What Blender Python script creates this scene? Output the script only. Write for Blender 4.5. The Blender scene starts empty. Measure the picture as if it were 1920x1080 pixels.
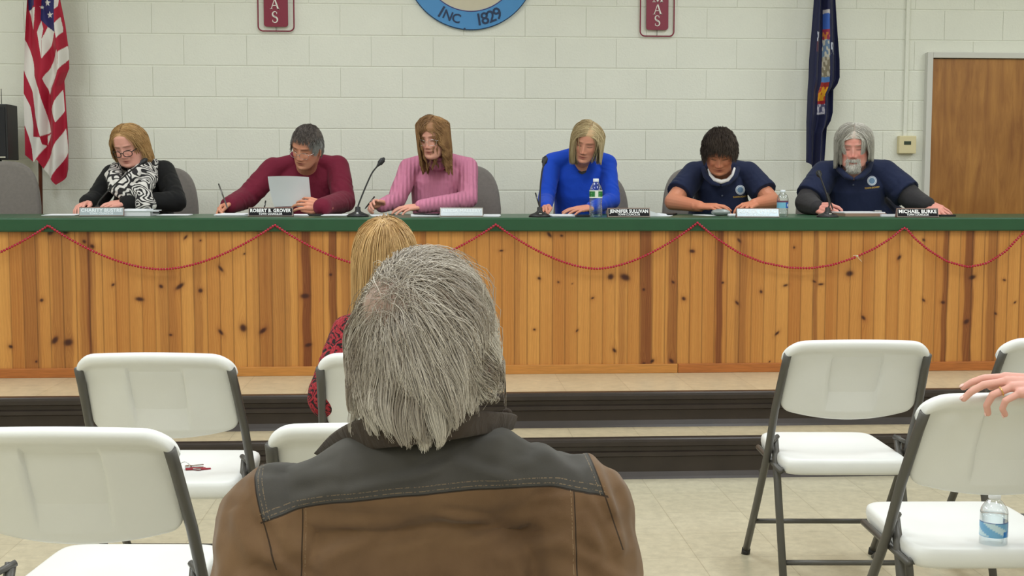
import bpy, bmesh, math, random
import numpy as np
from mathutils import Vector, Matrix
random.seed(7); RNG = np.random.default_rng(7)
scene = bpy.context.scene
COL = scene.collection

# ---------------------------------------------------------------- camera
F = 2350.0
CAM = np.array([0.0, 0.0, 1.31])
YAW, PIT, ROL = math.radians(3.5), math.atan(195 / F), math.radians(0.07)
fw = np.array([math.sin(YAW) * math.cos(PIT), math.cos(YAW) * math.cos(PIT), -math.sin(PIT)])
rt = np.array([math.cos(YAW), -math.sin(YAW), 0.0]); up = np.cross(rt, fw)
rt, up = rt * math.cos(ROL) + up * math.sin(ROL), up * math.cos(ROL) - rt * math.sin(ROL)
cd = bpy.data.cameras.new('camera'); cd.sensor_width = 36; cd.lens = F / 1920 * 36
cd.clip_start = 0.05; cd.clip_end = 60
scene.cycles.transparent_max_bounces = 40; scene.cycles.max_bounces = 7
cam = bpy.data.objects.new('camera', cd); COL.objects.link(cam)
cam.matrix_world = Matrix(((rt[0], up[0], -fw[0], CAM[0]), (rt[1], up[1], -fw[1], CAM[1]), (rt[2], up[2], -fw[2], CAM[2]), (0, 0, 0, 1)))
scene.camera = cam
def ray(px, py): return fw + (px - 960) / F * rt + (540 - py) / F * up
def PD(px, py, D): return CAM + D * ray(px, py)
def PY(px, py, Y):
    r = ray(px, py); return CAM + r * (Y / r[1])
def PZ(px, py, Z):
    r = ray(px, py); return CAM + r * ((Z - CAM[2]) / r[2])

# ---------------------------------------------------------------- light
scene.view_settings.view_transform = 'Standard'; scene.view_settings.look = 'None'
scene.view_settings.gamma = 1; scene.view_settings.exposure = 0.0
scene.view_settings.use_curve_mapping = False
w = bpy.data.worlds.new('world'); scene.world = w; w.use_nodes = True
w.node_tree.nodes['Background'].inputs[0].default_value = (1, 1, 0.97, 1)
w.node_tree.nodes['Background'].inputs[1].default_value = 0.05
ROOMH = 3.35; LP = 0.575
def lamp(x, y, z, sx, sy, power, col=(0.90, 0.95, 1.0)):
    l = bpy.data.lights.new('ceiling_light', 'AREA'); l.shape = 'RECTANGLE'; l.size = sx; l.size_y = sy
    l.energy = power * LP; l.color = col
    o = bpy.data.objects.new('ceiling_light', l); COL.objects.link(o); o.location = (x, y, z)
    o['label'] = 'flat rectangular ceiling light above the hall'; o['category'] = 'light'; o['group'] = 'ceiling lights'
for yy, pw in ((-3.6, 30), (-0.9, 44), (1.8, 54), (4.4, 54), (6.5, 34)):
    for xx in (-3.2, -0.6, 2.0, 4.6):
        lamp(xx, yy, ROOMH - 0.03, 0.6, 1.2, pw)

# ---------------------------------------------------------------- helpers
def srgb(r, g, b):
    f = lambda c: (c / 255 / 12.92) if c / 255 <= 0.04045 else ((c / 255 + 0.055) / 1.055) ** 2.4
    return (f(r), f(g), f(b))
def tag(o, label=None, cat=None, group=None, kind=None):
    if label: o['label'] = label
    if cat: o['category'] = cat
    if group: o['group'] = group
    if kind: o['kind'] = kind
    return o
def link(name, me, parent=None, mat=None, smooth=True):
    o = bpy.data.objects.new(name, me); COL.objects.link(o)
    if parent is not None: o.parent = parent
    if mat is not None:
        me.materials.clear(); me.materials.append(mat)
    if len(me.polygons): me.polygons.foreach_set('use_smooth', [smooth] * len(me.polygons))
    return o
def empty(name, loc=(0, 0, 0), rz=0, label=None, cat=None, group=None):
    o = bpy.data.objects.new(name, None); COL.objects.link(o); o.location = loc; o.rotation_euler = (0, 0, rz)
    o.empty_display_size = 0.05
    return tag(o, label, cat, group)
def copy_tree(o, parent=None):
    c = o.copy(); COL.objects.link(c); c.parent = parent
    for ch in list(o.children): copy_tree(ch, c)
    return c

class MB:
    """collects vertices and faces of one mesh"""
    def __init__(s): s.v = []; s.f = []
    def add(s, v, f):
        n = len(s.v); s.v.extend([tuple(map(float, p)) for p in v]); s.f.extend([tuple(int(i) + n for i in q) for q in f]); return s
    def box(s, a, b, bev=0.0, M=None):
        bm = bmesh.new(); bmesh.ops.create_cube(bm, size=1)
        a = Vector(a); b = Vector(b)
        for v in bm.verts: v.co = Vector(((a[i] + b[i]) / 2 + v.co[i] * (b[i] - a[i]) for i in range(3)))
        if bev: bmesh.ops.bevel(bm, geom=bm.edges[:], offset=bev, segments=2, affect='EDGES', profile=0.6)
        if M is not None: bm.transform(M)
        bm.verts.ensure_lookup_table()
        s.add([v.co[:] for v in bm.verts], [[v.index for v in f.verts] for f in bm.faces]); bm.free(); return s
    def tube(s, pts, r, n=10, caps=True, round_ends=False):
        pts = [np.array(p, float) for p in pts]; K = len(pts)
        rs = [r] * K if np.isscalar(r) else list(r)
        if round_ends:
            d0 = pts[0] - pts[1]; d0 /= np.linalg.norm(d0) + 1e-9; d1 = pts[-1] - pts[-2]; d1 /= np.linalg.norm(d1) + 1e-9
            A = [(pts[0] + d0 * rs[0] * math.sin(a), rs[0] * math.cos(a)) for a in (1.5, 1.1, 0.6, 0.3)]
            B = [(pts[-1] + d1 * rs[-1] * math.sin(a), rs[-1] * math.cos(a)) for a in (0.3, 0.6, 1.1, 1.5)]
            pts = [a[0] for a in A] + pts + [b[0] for b in B]; rs = [a[1] for a in A] + rs + [b[1] for b in B]; K = len(pts)
        T = [pts[min(i + 1, K - 1)] - pts[max(i - 1, 0)] for i in range(K)]
        T = [t / (np.linalg.norm(t) + 1e-9) for t in T]
        a = np.array([0, 0, 1.0]) if abs(T[0][2]) < 0.9 else np.array([1.0, 0, 0])
        N = np.cross(T[0], a); N /= np.linalg.norm(N); V = []; Fc = []
        for i in range(K):
            N = N - T[i] * np.dot(N, T[i]); N /= np.linalg.norm(N) + 1e-9; B = np.cross(T[i], N)
            for j in range(n):
                an = 2 * math.pi * j / n; V.append(pts[i] + rs[i] * (math.cos(an) * N + math.sin(an) * B))
        for i in range(K - 1):
            for j in range(n): Fc.append((i * n + j, i * n + (j + 1) % n, (i + 1) * n + (j + 1) % n, (i + 1) * n + j))
        if caps: Fc.append(tuple(range(n))[::-1]); Fc.append(tuple((K - 1) * n + j for j in range(n)))
        return s.add(V, Fc)
    def lathe(s, prof, n=24, c=(0, 0, 0), M=None):
        V = []; Fc = []
        for (r, z) in prof:
            for j in range(n):
                a = 2 * math.pi * j / n; p = Vector((c[0] + r * math.cos(a), c[1] + r * math.sin(a), c[2] + z)); V.append(M @ p if M is not None else p)
        K = len(prof)
        for i in range(K - 1):
            for j in range(n): Fc.append((i * n + j, i * n + (j + 1) % n, (i + 1) * n + (j + 1) % n, (i + 1) * n + j))
        if prof[0][0] > 1e-6: Fc.append(tuple(range(n))[::-1])
        if prof[-1][0] > 1e-6: Fc.append(tuple((K - 1) * n + j for j in range(n)))
        return s.add(V, Fc)
    def grid(s, P, closed_u=False):
        """P: array (A,B,3)"""
        A, B = P.shape[:2]; Fc = []
        for i in range(A - 1):
            for j in range(B if closed_u else B - 1):
                Fc.append((i * B + j, i * B + (j + 1) % B, (i + 1) * B + (j + 1) % B, (i + 1) * B + j))
        return s.add(P.reshape(-1, 3), Fc)
    def loft(s, rings):
        """rings: list of (n,3); closed with end caps"""
        P = np.array(rings); A, n = P.shape[:2]; k = len(s.v); s.grid(P, True)
        s.f.append(tuple(k + j for j in range(n))[::-1]); s.f.append(tuple(k + (A - 1) * n + j for j in range(n)))
        return s
    def cap(s, p0, r0, p1, r1, n=14): return s.tube([p0, p1], [r0, r1], n, round_ends=True)
    def ell(s, c, r, R=None, n=18):
        V = []; Fc = []; m = n // 2; R = np.eye(3) if R is None else R
        for i in range(1, m):
            t = math.pi * i / m
            for j in range(n):
                a = 2 * math.pi * j / n
                V.append(np.array(c) + R @ (np.array(r) * np.array([math.sin(t) * math.cos(a), math.sin(t) * math.sin(a), math.cos(t)])))
        V.append(np.array(c) + R @ np.array([0, 0, r[2]])); V.append(np.array(c) - R @ np.array([0, 0, r[2]]))
        for i in range(m - 2):
            for j in range(n): Fc.append((i * n + j, (i + 1) * n + j, (i + 1) * n + (j + 1) % n, i * n + (j + 1) % n))
        T = len(V) - 2
        for j in range(n): Fc.append((T, j, (j + 1) % n)); Fc.append((T + 1, (m - 2) * n + (j + 1) % n, (m - 2) * n + j))
        return s.add(V, Fc)
    def mesh(s, name='m'):
        me = bpy.data.meshes.new(name); me.from_pydata(s.v, [], s.f); me.update()
        bm = bmesh.new(); bm.from_mesh(me); bmesh.ops.recalc_face_normals(bm, faces=bm.faces); bm.to_mesh(me); bm.free()
        return me
    def obj(s, name, mat, parent=None, smooth=True, autosharp=None):
        me = s.mesh(name); o = link(name, me, parent, mat, smooth)
        if autosharp: sharp(me, autosharp)
        return o
def sharp(me, deg):
    bm = bmesh.new(); bm.from_mesh(me); a = math.radians(deg)
    for e in bm.edges:
        if len(e.link_faces) == 2 and e.calc_face_angle(0) > a: e.smooth = False
    bm.to_mesh(me); bm.free()
def bake(mb, voxel, smooth_it=4, name='m'):
    """one continuous surface out of overlapping closed shells"""
    me = mb.mesh(name); o = bpy.data.objects.new('tmp', me); COL.objects.link(o)
    m = o.modifiers.new('r', 'REMESH'); m.mode = 'VOXEL'; m.voxel_size = voxel; m.use_smooth_shade = True
    if smooth_it:
        q = o.modifiers.new('s', 'SMOOTH'); q.factor = 0.5; q.iterations = smooth_it
    dg = bpy.context.evaluated_depsgraph_get(); dg.update()
    out = bpy.data.meshes.new_from_object(o.evaluated_get(dg)); out.name = name
    bpy.data.objects.remove(o); bpy.data.meshes.remove(me)
    return out
def verts(me):
    a = np.empty(len(me.vertices) * 3, np.float32); me.vertices.foreach_get('co', a); return a.reshape(-1, 3).astype(float)
def normals(me):
    a = np.empty(len(me.vertices) * 3, np.float32); me.vertices.foreach_get('normal', a); return a.reshape(-1, 3).astype(float)
def set_verts(me, v): me.vertices.foreach_set('co', v.astype(np.float32).ravel()); me.update()
def set_col(me, c):
    a = me.color_attributes.new('Col', 'FLOAT_COLOR', 'POINT')
    rgba = np.ones((len(me.vertices), 4), np.float32); rgba[:, :3] = c; a.data.foreach_set('color', rgba.ravel())

# ---------------------------------------------------------------- materials
def nodes(name):
    m = bpy.data.materials.new(name); m.use_nodes = True; nt = m.node_tree
    return m, nt, nt.nodes['Principled BSDF']
def N(nt, t, **kw):
    n = nt.nodes.new(t)
    for k, v in kw.items():
        if k in n.inputs: n.inputs[k].default_value = v
        else: setattr(n, k, v)
    return n
def mat(name, rgb, rough=0.6, metal=0.0, var=0.0, vscale=8.0, bump=0.0, bscale=60.0, stretch=(1, 1, 1), spec=0.5, sheen=0.0, vcol=False, trans=0.0, ior=1.45, detail=4, sss=0.0):
    m, nt, b = nodes(name); L = nt.links
    b.inputs['Roughness'].default_value = rough; b.inputs['Metallic'].default_value = metal
    b.inputs['Specular IOR Level'].default_value = spec; b.inputs['Sheen Weight'].default_value = sheen
    b.inputs['Transmission Weight'].default_value = trans; b.inputs['IOR'].default_value = ior
    if sss:
        b.inputs['Subsurface Weight'].default_value = sss; b.inputs['Subsurface Radius'].default_value = (0.012, 0.005, 0.003)
    tc = N(nt, 'ShaderNodeTexCoord'); mp = N(nt, 'ShaderNodeMapping'); mp.inputs['Scale'].default_value = stretch
    L.new(tc.outputs['Object'], mp.inputs['Vector'])
    src = None
    if vcol:
        at = N(nt, 'ShaderNodeAttribute', attribute_name='Col'); src = at.outputs['Color']
    else: b.inputs['Base Color'].default_value = (*rgb, 1)
    if var:
        no = N(nt, 'ShaderNodeTexNoise', Scale=vscale, Detail=detail); L.new(mp.outputs['Vector'], no.inputs['Vector'])
        mr = N(nt, 'ShaderNodeMapRange'); mr.inputs['To Min'].default_value = 1 - var; mr.inputs['To Max'].default_value = 1 + var
        mr.inputs['From Min'].default_value = 0.3; mr.inputs['From Max'].default_value = 0.7
        L.new(no.outputs['Fac'], mr.inputs['Value'])
        mx = N(nt, 'ShaderNodeMix', data_type='RGBA', blend_type='MULTIPLY'); mx.inputs['Factor'].default_value = 1
        if src is not None: L.new(src, mx.inputs[6])
        else: mx.inputs[6].default_value = (*rgb, 1)
        L.new(mr.outputs['Result'], mx.inputs[7]); src = mx.outputs[2]
    if src is not None: L.new(src, b.inputs['Base Color'])
    if bump:
        n2 = N(nt, 'ShaderNodeTexNoise', Scale=bscale, Detail=5.0); L.new(mp.outputs['Vector'], n2.inputs['Vector'])
        bp = N(nt, 'ShaderNodeBump', Strength=bump, Distance=0.01); L.new(n2.outputs['Fac'], bp.inputs['Height']); L.new(bp.outputs['Normal'], b.inputs['Normal'])
    return m
M = dict(
 wall=mat('painted_block', srgb(234, 235, 222), 0.55, var=0.02, vscale=3, bump=0.25, bscale=90),
 green=mat('green_laminate', srgb(34, 78, 50), 0.35, var=0.05, vscale=12),
 rubber=mat('brown_rubber', srgb(50, 42, 37), 0.38, var=0.15, vscale=9, bump=0.05),
 white=mat('white_plastic', srgb(231, 232, 229), 0.42, var=0.012, vscale=10, bump=0.04, bscale=300),
 tube=mat('grey_powder_coat', srgb(92, 90, 86), 0.4, metal=0.35),
 black=mat('black_plastic', srgb(28, 28, 29), 0.45),
 blackm=mat('black_metal', srgb(38, 38, 36), 0.35, metal=0.4),
 chrome=mat('chrome', srgb(200, 200, 200), 0.2, metal=1.0),
 grey_fabric=mat('grey_upholstery', srgb(124, 118, 112), 0.9, var=0.06, vscale=60, bump=0.2, bscale=400, sheen=0.2),
 paper=mat('paper', srgb(228, 230, 234), 0.7),
 trim=mat('grey_door_paint', srgb(214, 213, 205), 0.5),
 bead=mat('red_glass_bead', srgb(168, 22, 52), 0.22),
 string=mat('clear_string', srgb(215, 205, 190), 0.4),
 maroon=mat('maroon_paint', srgb(134, 30, 56), 0.4),
 letter=mat('white_letter_paint', srgb(238, 234, 226), 0.5),
 blue=mat('sign_blue', srgb(78, 146, 204), 0.5, var=0.03),
 beige=mat('sign_beige', srgb(212, 204, 180), 0.5, var=0.03),
 navyletter=mat('sign_letter_navy', srgb(30, 52, 86), 0.5),
 purple=mat('sign_pinstripe', srgb(96, 70, 120), 0.5),
 beigeplastic=mat('beige_plastic', srgb(226, 214, 170), 0.5),
 lcd=mat('lcd_green', srgb(52, 66, 52), 0.25),
 wood_brown=mat('dark_wood', srgb(96, 52, 36), 0.35, var=0.2, vscale=20, stretch=(8, 8, 1)),
 gold=mat('gold', srgb(226, 190, 120), 0.22, metal=1.0),
)
def water_mat(name, tint, rough=0.02):
    m = mat(name, tint, rough, trans=1.0, ior=1.33); return m
def thin_clear(name, tint, gl):
    m, nt, b = nodes(name); L = nt.links; nt.nodes.remove(b); out = nt.nodes['Material Output']
    t = N(nt, 'ShaderNodeBsdfTransparent'); t.inputs[0].default_value = (*tint, 1); g = N(nt, 'ShaderNodeBsdfGlossy'); g.inputs['Roughness'].default_value = .08
    lw = N(nt, 'ShaderNodeLayerWeight'); lw.inputs['Blend'].default_value = gl; mx = N(nt, 'ShaderNodeMixShader'); L.new(lw.outputs['Facing'], mx.inputs[0]); L.new(t.outputs[0], mx.inputs[1]); L.new(g.outputs[0], mx.inputs[2]); L.new(mx.outputs[0], out.inputs[0]); return m
M['pet'] = thin_clear('clear_bottle_plastic', (.95, .97, .98), .30)
# ================================================================ room
PZT = 0.34                                   # top of the platform
TT = 1.14                                    # top of the dais counter
YF = float(PD(960, 408, 6.33)[1])            # front edge of the counter
YW = float(PD(960, 240, 8.36)[1])            # block wall
Y1 = float(PD(960, 740, 5.80)[1])            # platform edge
Y2 = Y1 - 0.28                               # lower step edge
XL, XR, YB = -4.6, 6.3, -5.2

def floor_mat(name, rgb):
    m, nt, b = nodes(name); L = nt.links
    tc = N(nt, 'ShaderNodeTexCoord')
    n1 = N(nt, 'ShaderNodeTexNoise', Scale=22.0, Detail=6.0, Roughness=0.7); L.new(tc.outputs['Object'], n1.inputs['Vector'])
    n2 = N(nt, 'ShaderNodeTexNoise', Scale=1.3, Detail=2.0); L.new(tc.outputs['Object'], n2.inputs['Vector'])
    cr = N(nt, 'ShaderNodeValToRGB'); cr.color_ramp.elements[0].position = 0.3; cr.color_ramp.elements[1].position = 0.7
    cr.color_ramp.elements[0].color = (*[c * 0.82 for c in rgb], 1); cr.color_ramp.elements[1].color = (*[min(1, c * 1.1) for c in rgb], 1)
    L.new(n1.outputs['Fac'], cr.inputs['Fac'])
    bt = N(nt, 'ShaderNodeTexBrick', Scale=1.0, offset=0.0, squash=1.0); bt.inputs['Mortar Size'].default_value = 0.0016
    bt.inputs['Brick Width'].default_value = 0.305; bt.inputs['Row Height'].default_value = 0.305
    bt.inputs['Color1'].default_value = (1, 1, 1, 1); bt.inputs['Color2'].default_value = (0.94, 0.94, 0.93, 1); bt.inputs['Mortar'].default_value = (0.72, 0.7, 0.66, 1)
    L.new(tc.outputs['Object'], bt.inputs['Vector'])
    mx = N(nt, 'ShaderNodeMix', data_type='RGBA', blend_type='MULTIPLY'); mx.inputs['Factor'].default_value = 1
    L.new(cr.outputs['Color'], mx.inputs[6]); L.new(bt.outputs['Color'], mx.inputs[7])
    L.new(mx.outputs[2], b.inputs['Base Color']); b.inputs['Roughness'].default_value = 0.32
    bp = N(nt, 'ShaderNodeBump', Strength=0.05, Distance=0.01); L.new(n2.outputs['Fac'], bp.inputs['Height']); L.new(bp.outputs['Normal'], b.inputs['Normal'])
    return m
M['tile'] = floor_mat('cream_vinyl_tile', srgb(204, 196, 170))
M['tile2'] = floor_mat('platform_vinyl_tile', srgb(200, 184, 152))
S = 'structure'
tag(MB().box((XL, YB, -0.1), (XR, Y2 + 0.02, 0)).obj('floor', M['tile'], smooth=False), kind=S)
tag(MB().box((XL, Y1 + 0.055, 0.0), (XR, YW + 0.12, PZT)).obj('floor_platform', M['tile2'], smooth=False), kind=S)
tag(MB().box((XL, Y2 + 0.055, 0.0), (XR, Y1 + 0.06, 0.18)).obj('floor_step', M['tile2'], smooth=False), kind=S)
def riser(y, z0, z1, name):
    h = z1 - z0
    pr = [(0.06, h), (0.052, h + 0.003), (0.012, h + 0.003), (0.002, h - 0.002), (0, h - 0.012), (0.0, h - 0.03), (0.014, h - 0.036), (0.016, h - 0.055), (0.008, h - 0.06), (0.008, h - 0.078), (0.018, h - 0.083), (0.02, 0.03), (0.008, 0.01), (0.0, 0.0), (0.06, 0.0)]
    P = np.array([[(x, y + a, z0 + b) for (a, b) in pr + pr[:1]] for x in (XL, XR)])
    return tag(MB().grid(P).obj(name, M['rubber'], smooth=False), kind=S)
riser(Y1, 0.18, PZT, 'trim_1'); riser(Y2, 0.0, 0.18, 'trim_2')

# block wall: every block a bevelled face, mortar joints set back
def block_wall():
    v = []; f = []
    bw, bh, jd, jb = 0.4064, 0.2032, 0.004, 0.0062
    zj = float(PY(960, 127.5, YW)[2]); z0 = zj - 9 * bh
    xj = float(PY(130 + 390, 10, YW)[0])
    nr = int((ROOMH - z0) / bh) + 1
    for r in range(nr):
        off = xj + (0.5 * bw if r % 2 else 0) - 40 * bw
        k0 = int((XL - off) / bw) - 1; k1 = int((XR - off) / bw) + 2
        for k in range(k0, k1):
            a, b = off + k * bw, off + (k + 1) * bw; c, d = z0 + r * bh, z0 + (r + 1) * bh
            a, b = max(a, XL), min(b, XR)
            if b - a < 0.02: continue
            n = len(v); jv = jb * 0.12
            v += [(a, YW + jd, c), (b, YW + jd, c), (b, YW + jd, d), (a, YW + jd, d), (a + jv, YW + jd, c + jb * .4), (b - jv, YW + jd, c + jb * .4), (b - jv, YW + jd, d - jb * .4), (a + jv, YW + jd, d - jb * .4),
                  (a + jv * 2, YW, c + jb), (b - jv * 2, YW, c + jb), (b - jv * 2, YW, d - jb), (a + jv * 2, YW, d - jb)]
            f += [(n + 8, n + 9, n + 10, n + 11)]
            for q in range(4):
                f += [(n + q, n + (q + 1) % 4, n + 4 + (q + 1) % 4, n + 4 + q), (n + 4 + q, n + 4 + (q + 1) % 4, n + 8 + (q + 1) % 4, n + 8 + q)]
    n = len(v); v += [(XL, YW + .15, z0), (XR, YW + .15, z0), (XR, YW + .15, ROOMH), (XL, YW + .15, ROOMH)]; f.append((n, n + 1, n + 2, n + 3))
    me = bpy.data.meshes.new('wall_back'); me.from_pydata(v, [], f); me.update()
    o = link('wall_back', me, None, M['wall'], False); tag(o, kind=S)
block_wall()
M['plainwall'] = mat('painted_wall', srgb(228, 226, 208), 0.6, var=0.02, vscale=2)
tag(MB().box((XL - .12, YB, -.1), (XL, YW + .15, ROOMH)).obj('wall_left', M['plainwall'], smooth=False), kind=S)
tag(MB().box((XR, YB, -.1), (XR + .12, YW + .15, ROOMH)).obj('wall_right', M['plainwall'], smooth=False), kind=S)
tag(MB().box((XL, YB - .12, -.1), (XR, YB, ROOMH)).obj('wall_front', M['plainwall'], smooth=False), kind=S)
M['ceil'] = mat('ceiling_tile', srgb(232, 231, 224), 0.8, var=0.04, vscale=60)
tag(MB().box((XL - .12, YB - .12, ROOMH), (XR + .12, YW + .15, ROOMH + .1)).obj('ceiling', M['ceil'], smooth=False), kind=S)

# door
def door():
    m, nt, b = nodes('oak_veneer'); L = nt.links
    tc = N(nt, 'ShaderNodeTexCoord'); mp = N(nt, 'ShaderNodeMapping'); mp.inputs['Scale'].default_value = (1, 1, 0.12); L.new(tc.outputs['Object'], mp.inputs['Vector'])
    n1 = N(nt, 'ShaderNodeTexNoise', Scale=16.0, Detail=8.0, Roughness=0.65, Distortion=0.6); L.new(mp.outputs['Vector'], n1.inputs['Vector'])
    n2 = N(nt, 'ShaderNodeTexNoise', Scale=3.0, Detail=2.0); L.new(tc.outputs['Object'], n2.inputs['Vector'])
    cr = N(nt, 'ShaderNodeValToRGB'); e = cr.color_ramp.elements; e[0].position = .28; e[1].position = .75
    e[0].color = (*srgb(142, 88, 40), 1); e[1].color = (*srgb(196, 140, 70), 1); L.new(n1.outputs['Fac'], cr.inputs['Fac'])
    c2 = N(nt, 'ShaderNodeValToRGB'); e = c2.color_ramp.elements; e[0].color = (.8, .74, .66, 1); e[1].color = (1, 1, 1, 1); e[0].position = .3; e[1].position = .65; L.new(n2.outputs['Fac'], c2.inputs['Fac'])
    mx = N(nt, 'ShaderNodeMix', data_type='RGBA', blend_type='MULTIPLY'); mx.inputs['Factor'].default_value = 1
    L.new(cr.outputs['Color'], mx.inputs[6]); L.new(c2.outputs['Color'], mx.inputs[7]); L.new(mx.outputs[2], b.inputs['Base Color']); b.inputs['Roughness'].default_value = .38
    a = PY(1749, 110, YW - .03); b_ = PY(1738, 97, YW - .03)
    x0 = a[0]; z1 = a[2]; x1 = x0 + 0.915; fwid = x0 - b_[0]
    r = empty('door_1', (x0, YW, PZT)); tag(r, kind=S)
    L_ = lambda mb, nm, mt: mb.obj(nm, mt, r, False)
    def shift(o): 
        o.location = (-x0, -YW, -PZT)
    o = MB().box((x0, YW - .028, PZT + .008), (x1, YW + .012, z1), .002).obj('door_leaf', m, r, False); shift(o)
    fr = MB().box((x0 - fwid, YW - .05, PZT), (x0 - .003, YW + .02, z1 + fwid), .004).box((x1 + .003, YW - .05, PZT), (x1 + fwid, YW + .02, z1 + fwid), .004).box((x0 - .003, YW - .05, z1 + .004), (x1 + .003, YW + .02, z1 + fwid), .004)
    o = fr.obj('door_frame', M['trim'], r, False); shift(o)
    k = MB().lathe([(0, 0), (.03, 0), (.03, .006), (.011, .01), (.011, .035), (.026, .045), (.029, .058), (.02, .07), (0, .073)], 20, M=Matrix.Translation((x1 - .07, YW - .028, PZT + .95)) @ Matrix.Rotation(math.pi / 2, 4, 'X'))
    o = k.obj('door_knob', M['chrome'], r); shift(o)
door()

# ================================================================ dais
XD0, XD1 = -3.6, 5.35
def dais():
    root = empty('dais_counter', (0.8, YF + .05, PZT), 0, 'long pine-fronted council counter with green top standing on the platform', 'counter')
    inv = (-0.8, -(YF + .05), -PZT)
    def add(o): o.location = inv; return o
    # green top with rounded nosing
    d = 0.83; y0 = YF; lh = 25.5 / 371
    pr = [(y0 + d, TT), (y0 + .008, TT), (y0 + .002, TT - .002), (y0, TT - .008), (y0, TT - lh + .006), (y0 + .004, TT - lh), (y0 + .05, TT - lh), (y0 + .05, TT - .035), (y0 + d, TT - .035)]
    P = np.array([[(x, a, b) for (a, b) in pr + pr[:1]] for x in (XD0, XD1)])
    mb = MB().grid(P); n = len(mb.v); mb.f.append(tuple(range(9))); mb.f.append(tuple(range(10, 19))[::-1])
    add(mb.obj('countertop', M['green'], root, False))
    # pine front : fine grid carrying groove relief and board colours
    yp = y0 + .028; zt = TT - lh + .002; zb = PZT + .046
    st = 0.0036; xs = np.arange(XD0 + .02, XD1 - .02, st); zs = np.arange(zb, zt, 0.0042)
    X, Z = np.meshgrid(xs, zs)
    bwid = 0.0645; ph = (X - float(PY(988.5, 600, yp)[0])) / bwid; bi = np.floor(ph).astype(int); fr = ph - bi
    rr = np.random.default_rng(3); tone = rr.random(400); tone2 = rr.random(400)
    t = tone[bi % 400]
    def noise2(x, z, sx, sz, seed):
        g = np.random.default_rng(seed).random((64, 256)); a = (x / sx) % 255; b = (z / sz) % 63
        i = a.astype(int); j = b.astype(int); u = a - i; v = b - j; u = u * u * (3 - 2 * u); v = v * v * (3 - 2 * v)
        return (g[j, i] * (1 - u) + g[j, (i + 1) % 256] * u) * (1 - v) + (g[(j + 1) % 64, i] * (1 - u) + g[(j + 1) % 64, (i + 1) % 256] * u) * v
    # knots
    K = [(78,563,5),(262,561,6),(212,534,4),(302,537,6),(337,537,7),(376,545,6),(414,504,5),(458,476,3),(376,451,3),(348,445,4),(103,638,7),(128,642,8),(20,650,4),(68,678,3),(320,628,4),(414,623,5),(456,615,9),(493,620,6),(572,555,6),(578,647,5),(620,515,4),(95,435,6),(123,435,5),(158,453,5),(173,462,4),
         (1030,440,5),(1053,442,4),(1011,522,3),(1047,529,3),(1073,532,2),(1111,559,3),(1002,618,3),(1082,620,3),(1152,657,5),(1127,685,3),(1145,519,7),(1172,520,7),(1298,471,6),(1282,560,6),(1262,529,4),(1259,677,6),(1207,543,4),(1386,451,4),(1382,568,4),(1355,530,4),(1207,683,6),(1223,677,5),
         (1489,464,3),(1473,535,4),(1427,547,4),(1527,528,3),(1539,533,4),(1593,513,7),(1619,596,5),(1686,483,4),(1732,450,4),(1732,563,4),(1768,567,5),(1823,520,5),(1812,603,5),(1883,525,3),(1867,588,4),(1903,567,3),(1457,625,4),(1443,678,2),(890,520,4),(940,470,3)]
    warp = np.zeros_like(X); dark = np.zeros_like(X); halo = np.zeros_like(X)
    kk = [(PY(x, y, yp)[0], PY(x, y, yp)[2], r * .0021) for x, y, r in K]
    for _ in range(26): kk.append((rr.uniform(XD1 - 1.4, XD1), rr.uniform(zb, zt), .009)); kk.append((rr.uniform(XD0, XD0 + .9), rr.uniform(zb, zt), .009))
    for (kx, kz, r) in kk:
        dx = X - kx; dz = Z - kz; ax = 1 + .35 * math.sin(kx * 31); an_ = math.sin(kx * 19) * .9; ru, rv = dx * math.cos(an_) + dz * math.sin(an_), -dx * math.sin(an_) + dz * math.cos(an_); d2 = (ru * ax * .9) ** 2 + (rv * (1.25 - .3 * math.sin(kz * 77))) ** 2
        sameb = np.exp(-(dx / .035) ** 4)
        dark = np.maximum(dark, 1 / (1 + np.exp((np.sqrt(d2) - r) / (r * .16)))); halo = np.maximum(halo, np.exp(-d2 / (2.2 * r) ** 2) * sameb)
        warp += np.sign(dx + 1e-9) * r * 1.6 * np.exp(-np.abs(dx) / (r * 2.2)) * np.exp(-(dz / (r * 4.5)) ** 2)
    Xw = X - warp + .006 * (noise2(X, Z, .12, .25, 11) - .5)
    fig = noise2(X + bi * 1.3, Z + bi * 2.1, .05, .34, 21) * 1.0
    rings_ = .5 + .5 * np.sin((Xw + .030 * fig + .02 * t) * 2 * np.pi / (.0085 + .006 * tone2[bi % 400]))
    grain = noise2(Xw, Z * 0 + bi * 3.7, .0085, 1, 5) * .35 + noise2(Xw * 1.0, Z + bi * 5.1, .0045, .5, 6) * .25 + rings_ * .4
    broad = noise2(Xw + bi * .31, Z * .3 + bi, .04, .5, 8)
    light = np.array(srgb(208, 150, 78)); mid = np.array(srgb(166, 102, 44)); deep = np.array(srgb(112, 56, 26)); kn = np.array(srgb(62, 24, 14))
    a = np.clip(.50 * t + .50 * grain + .30 * broad - .22, 0, 1)[..., None]
    C = light * (1 - a) + mid * a
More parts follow.
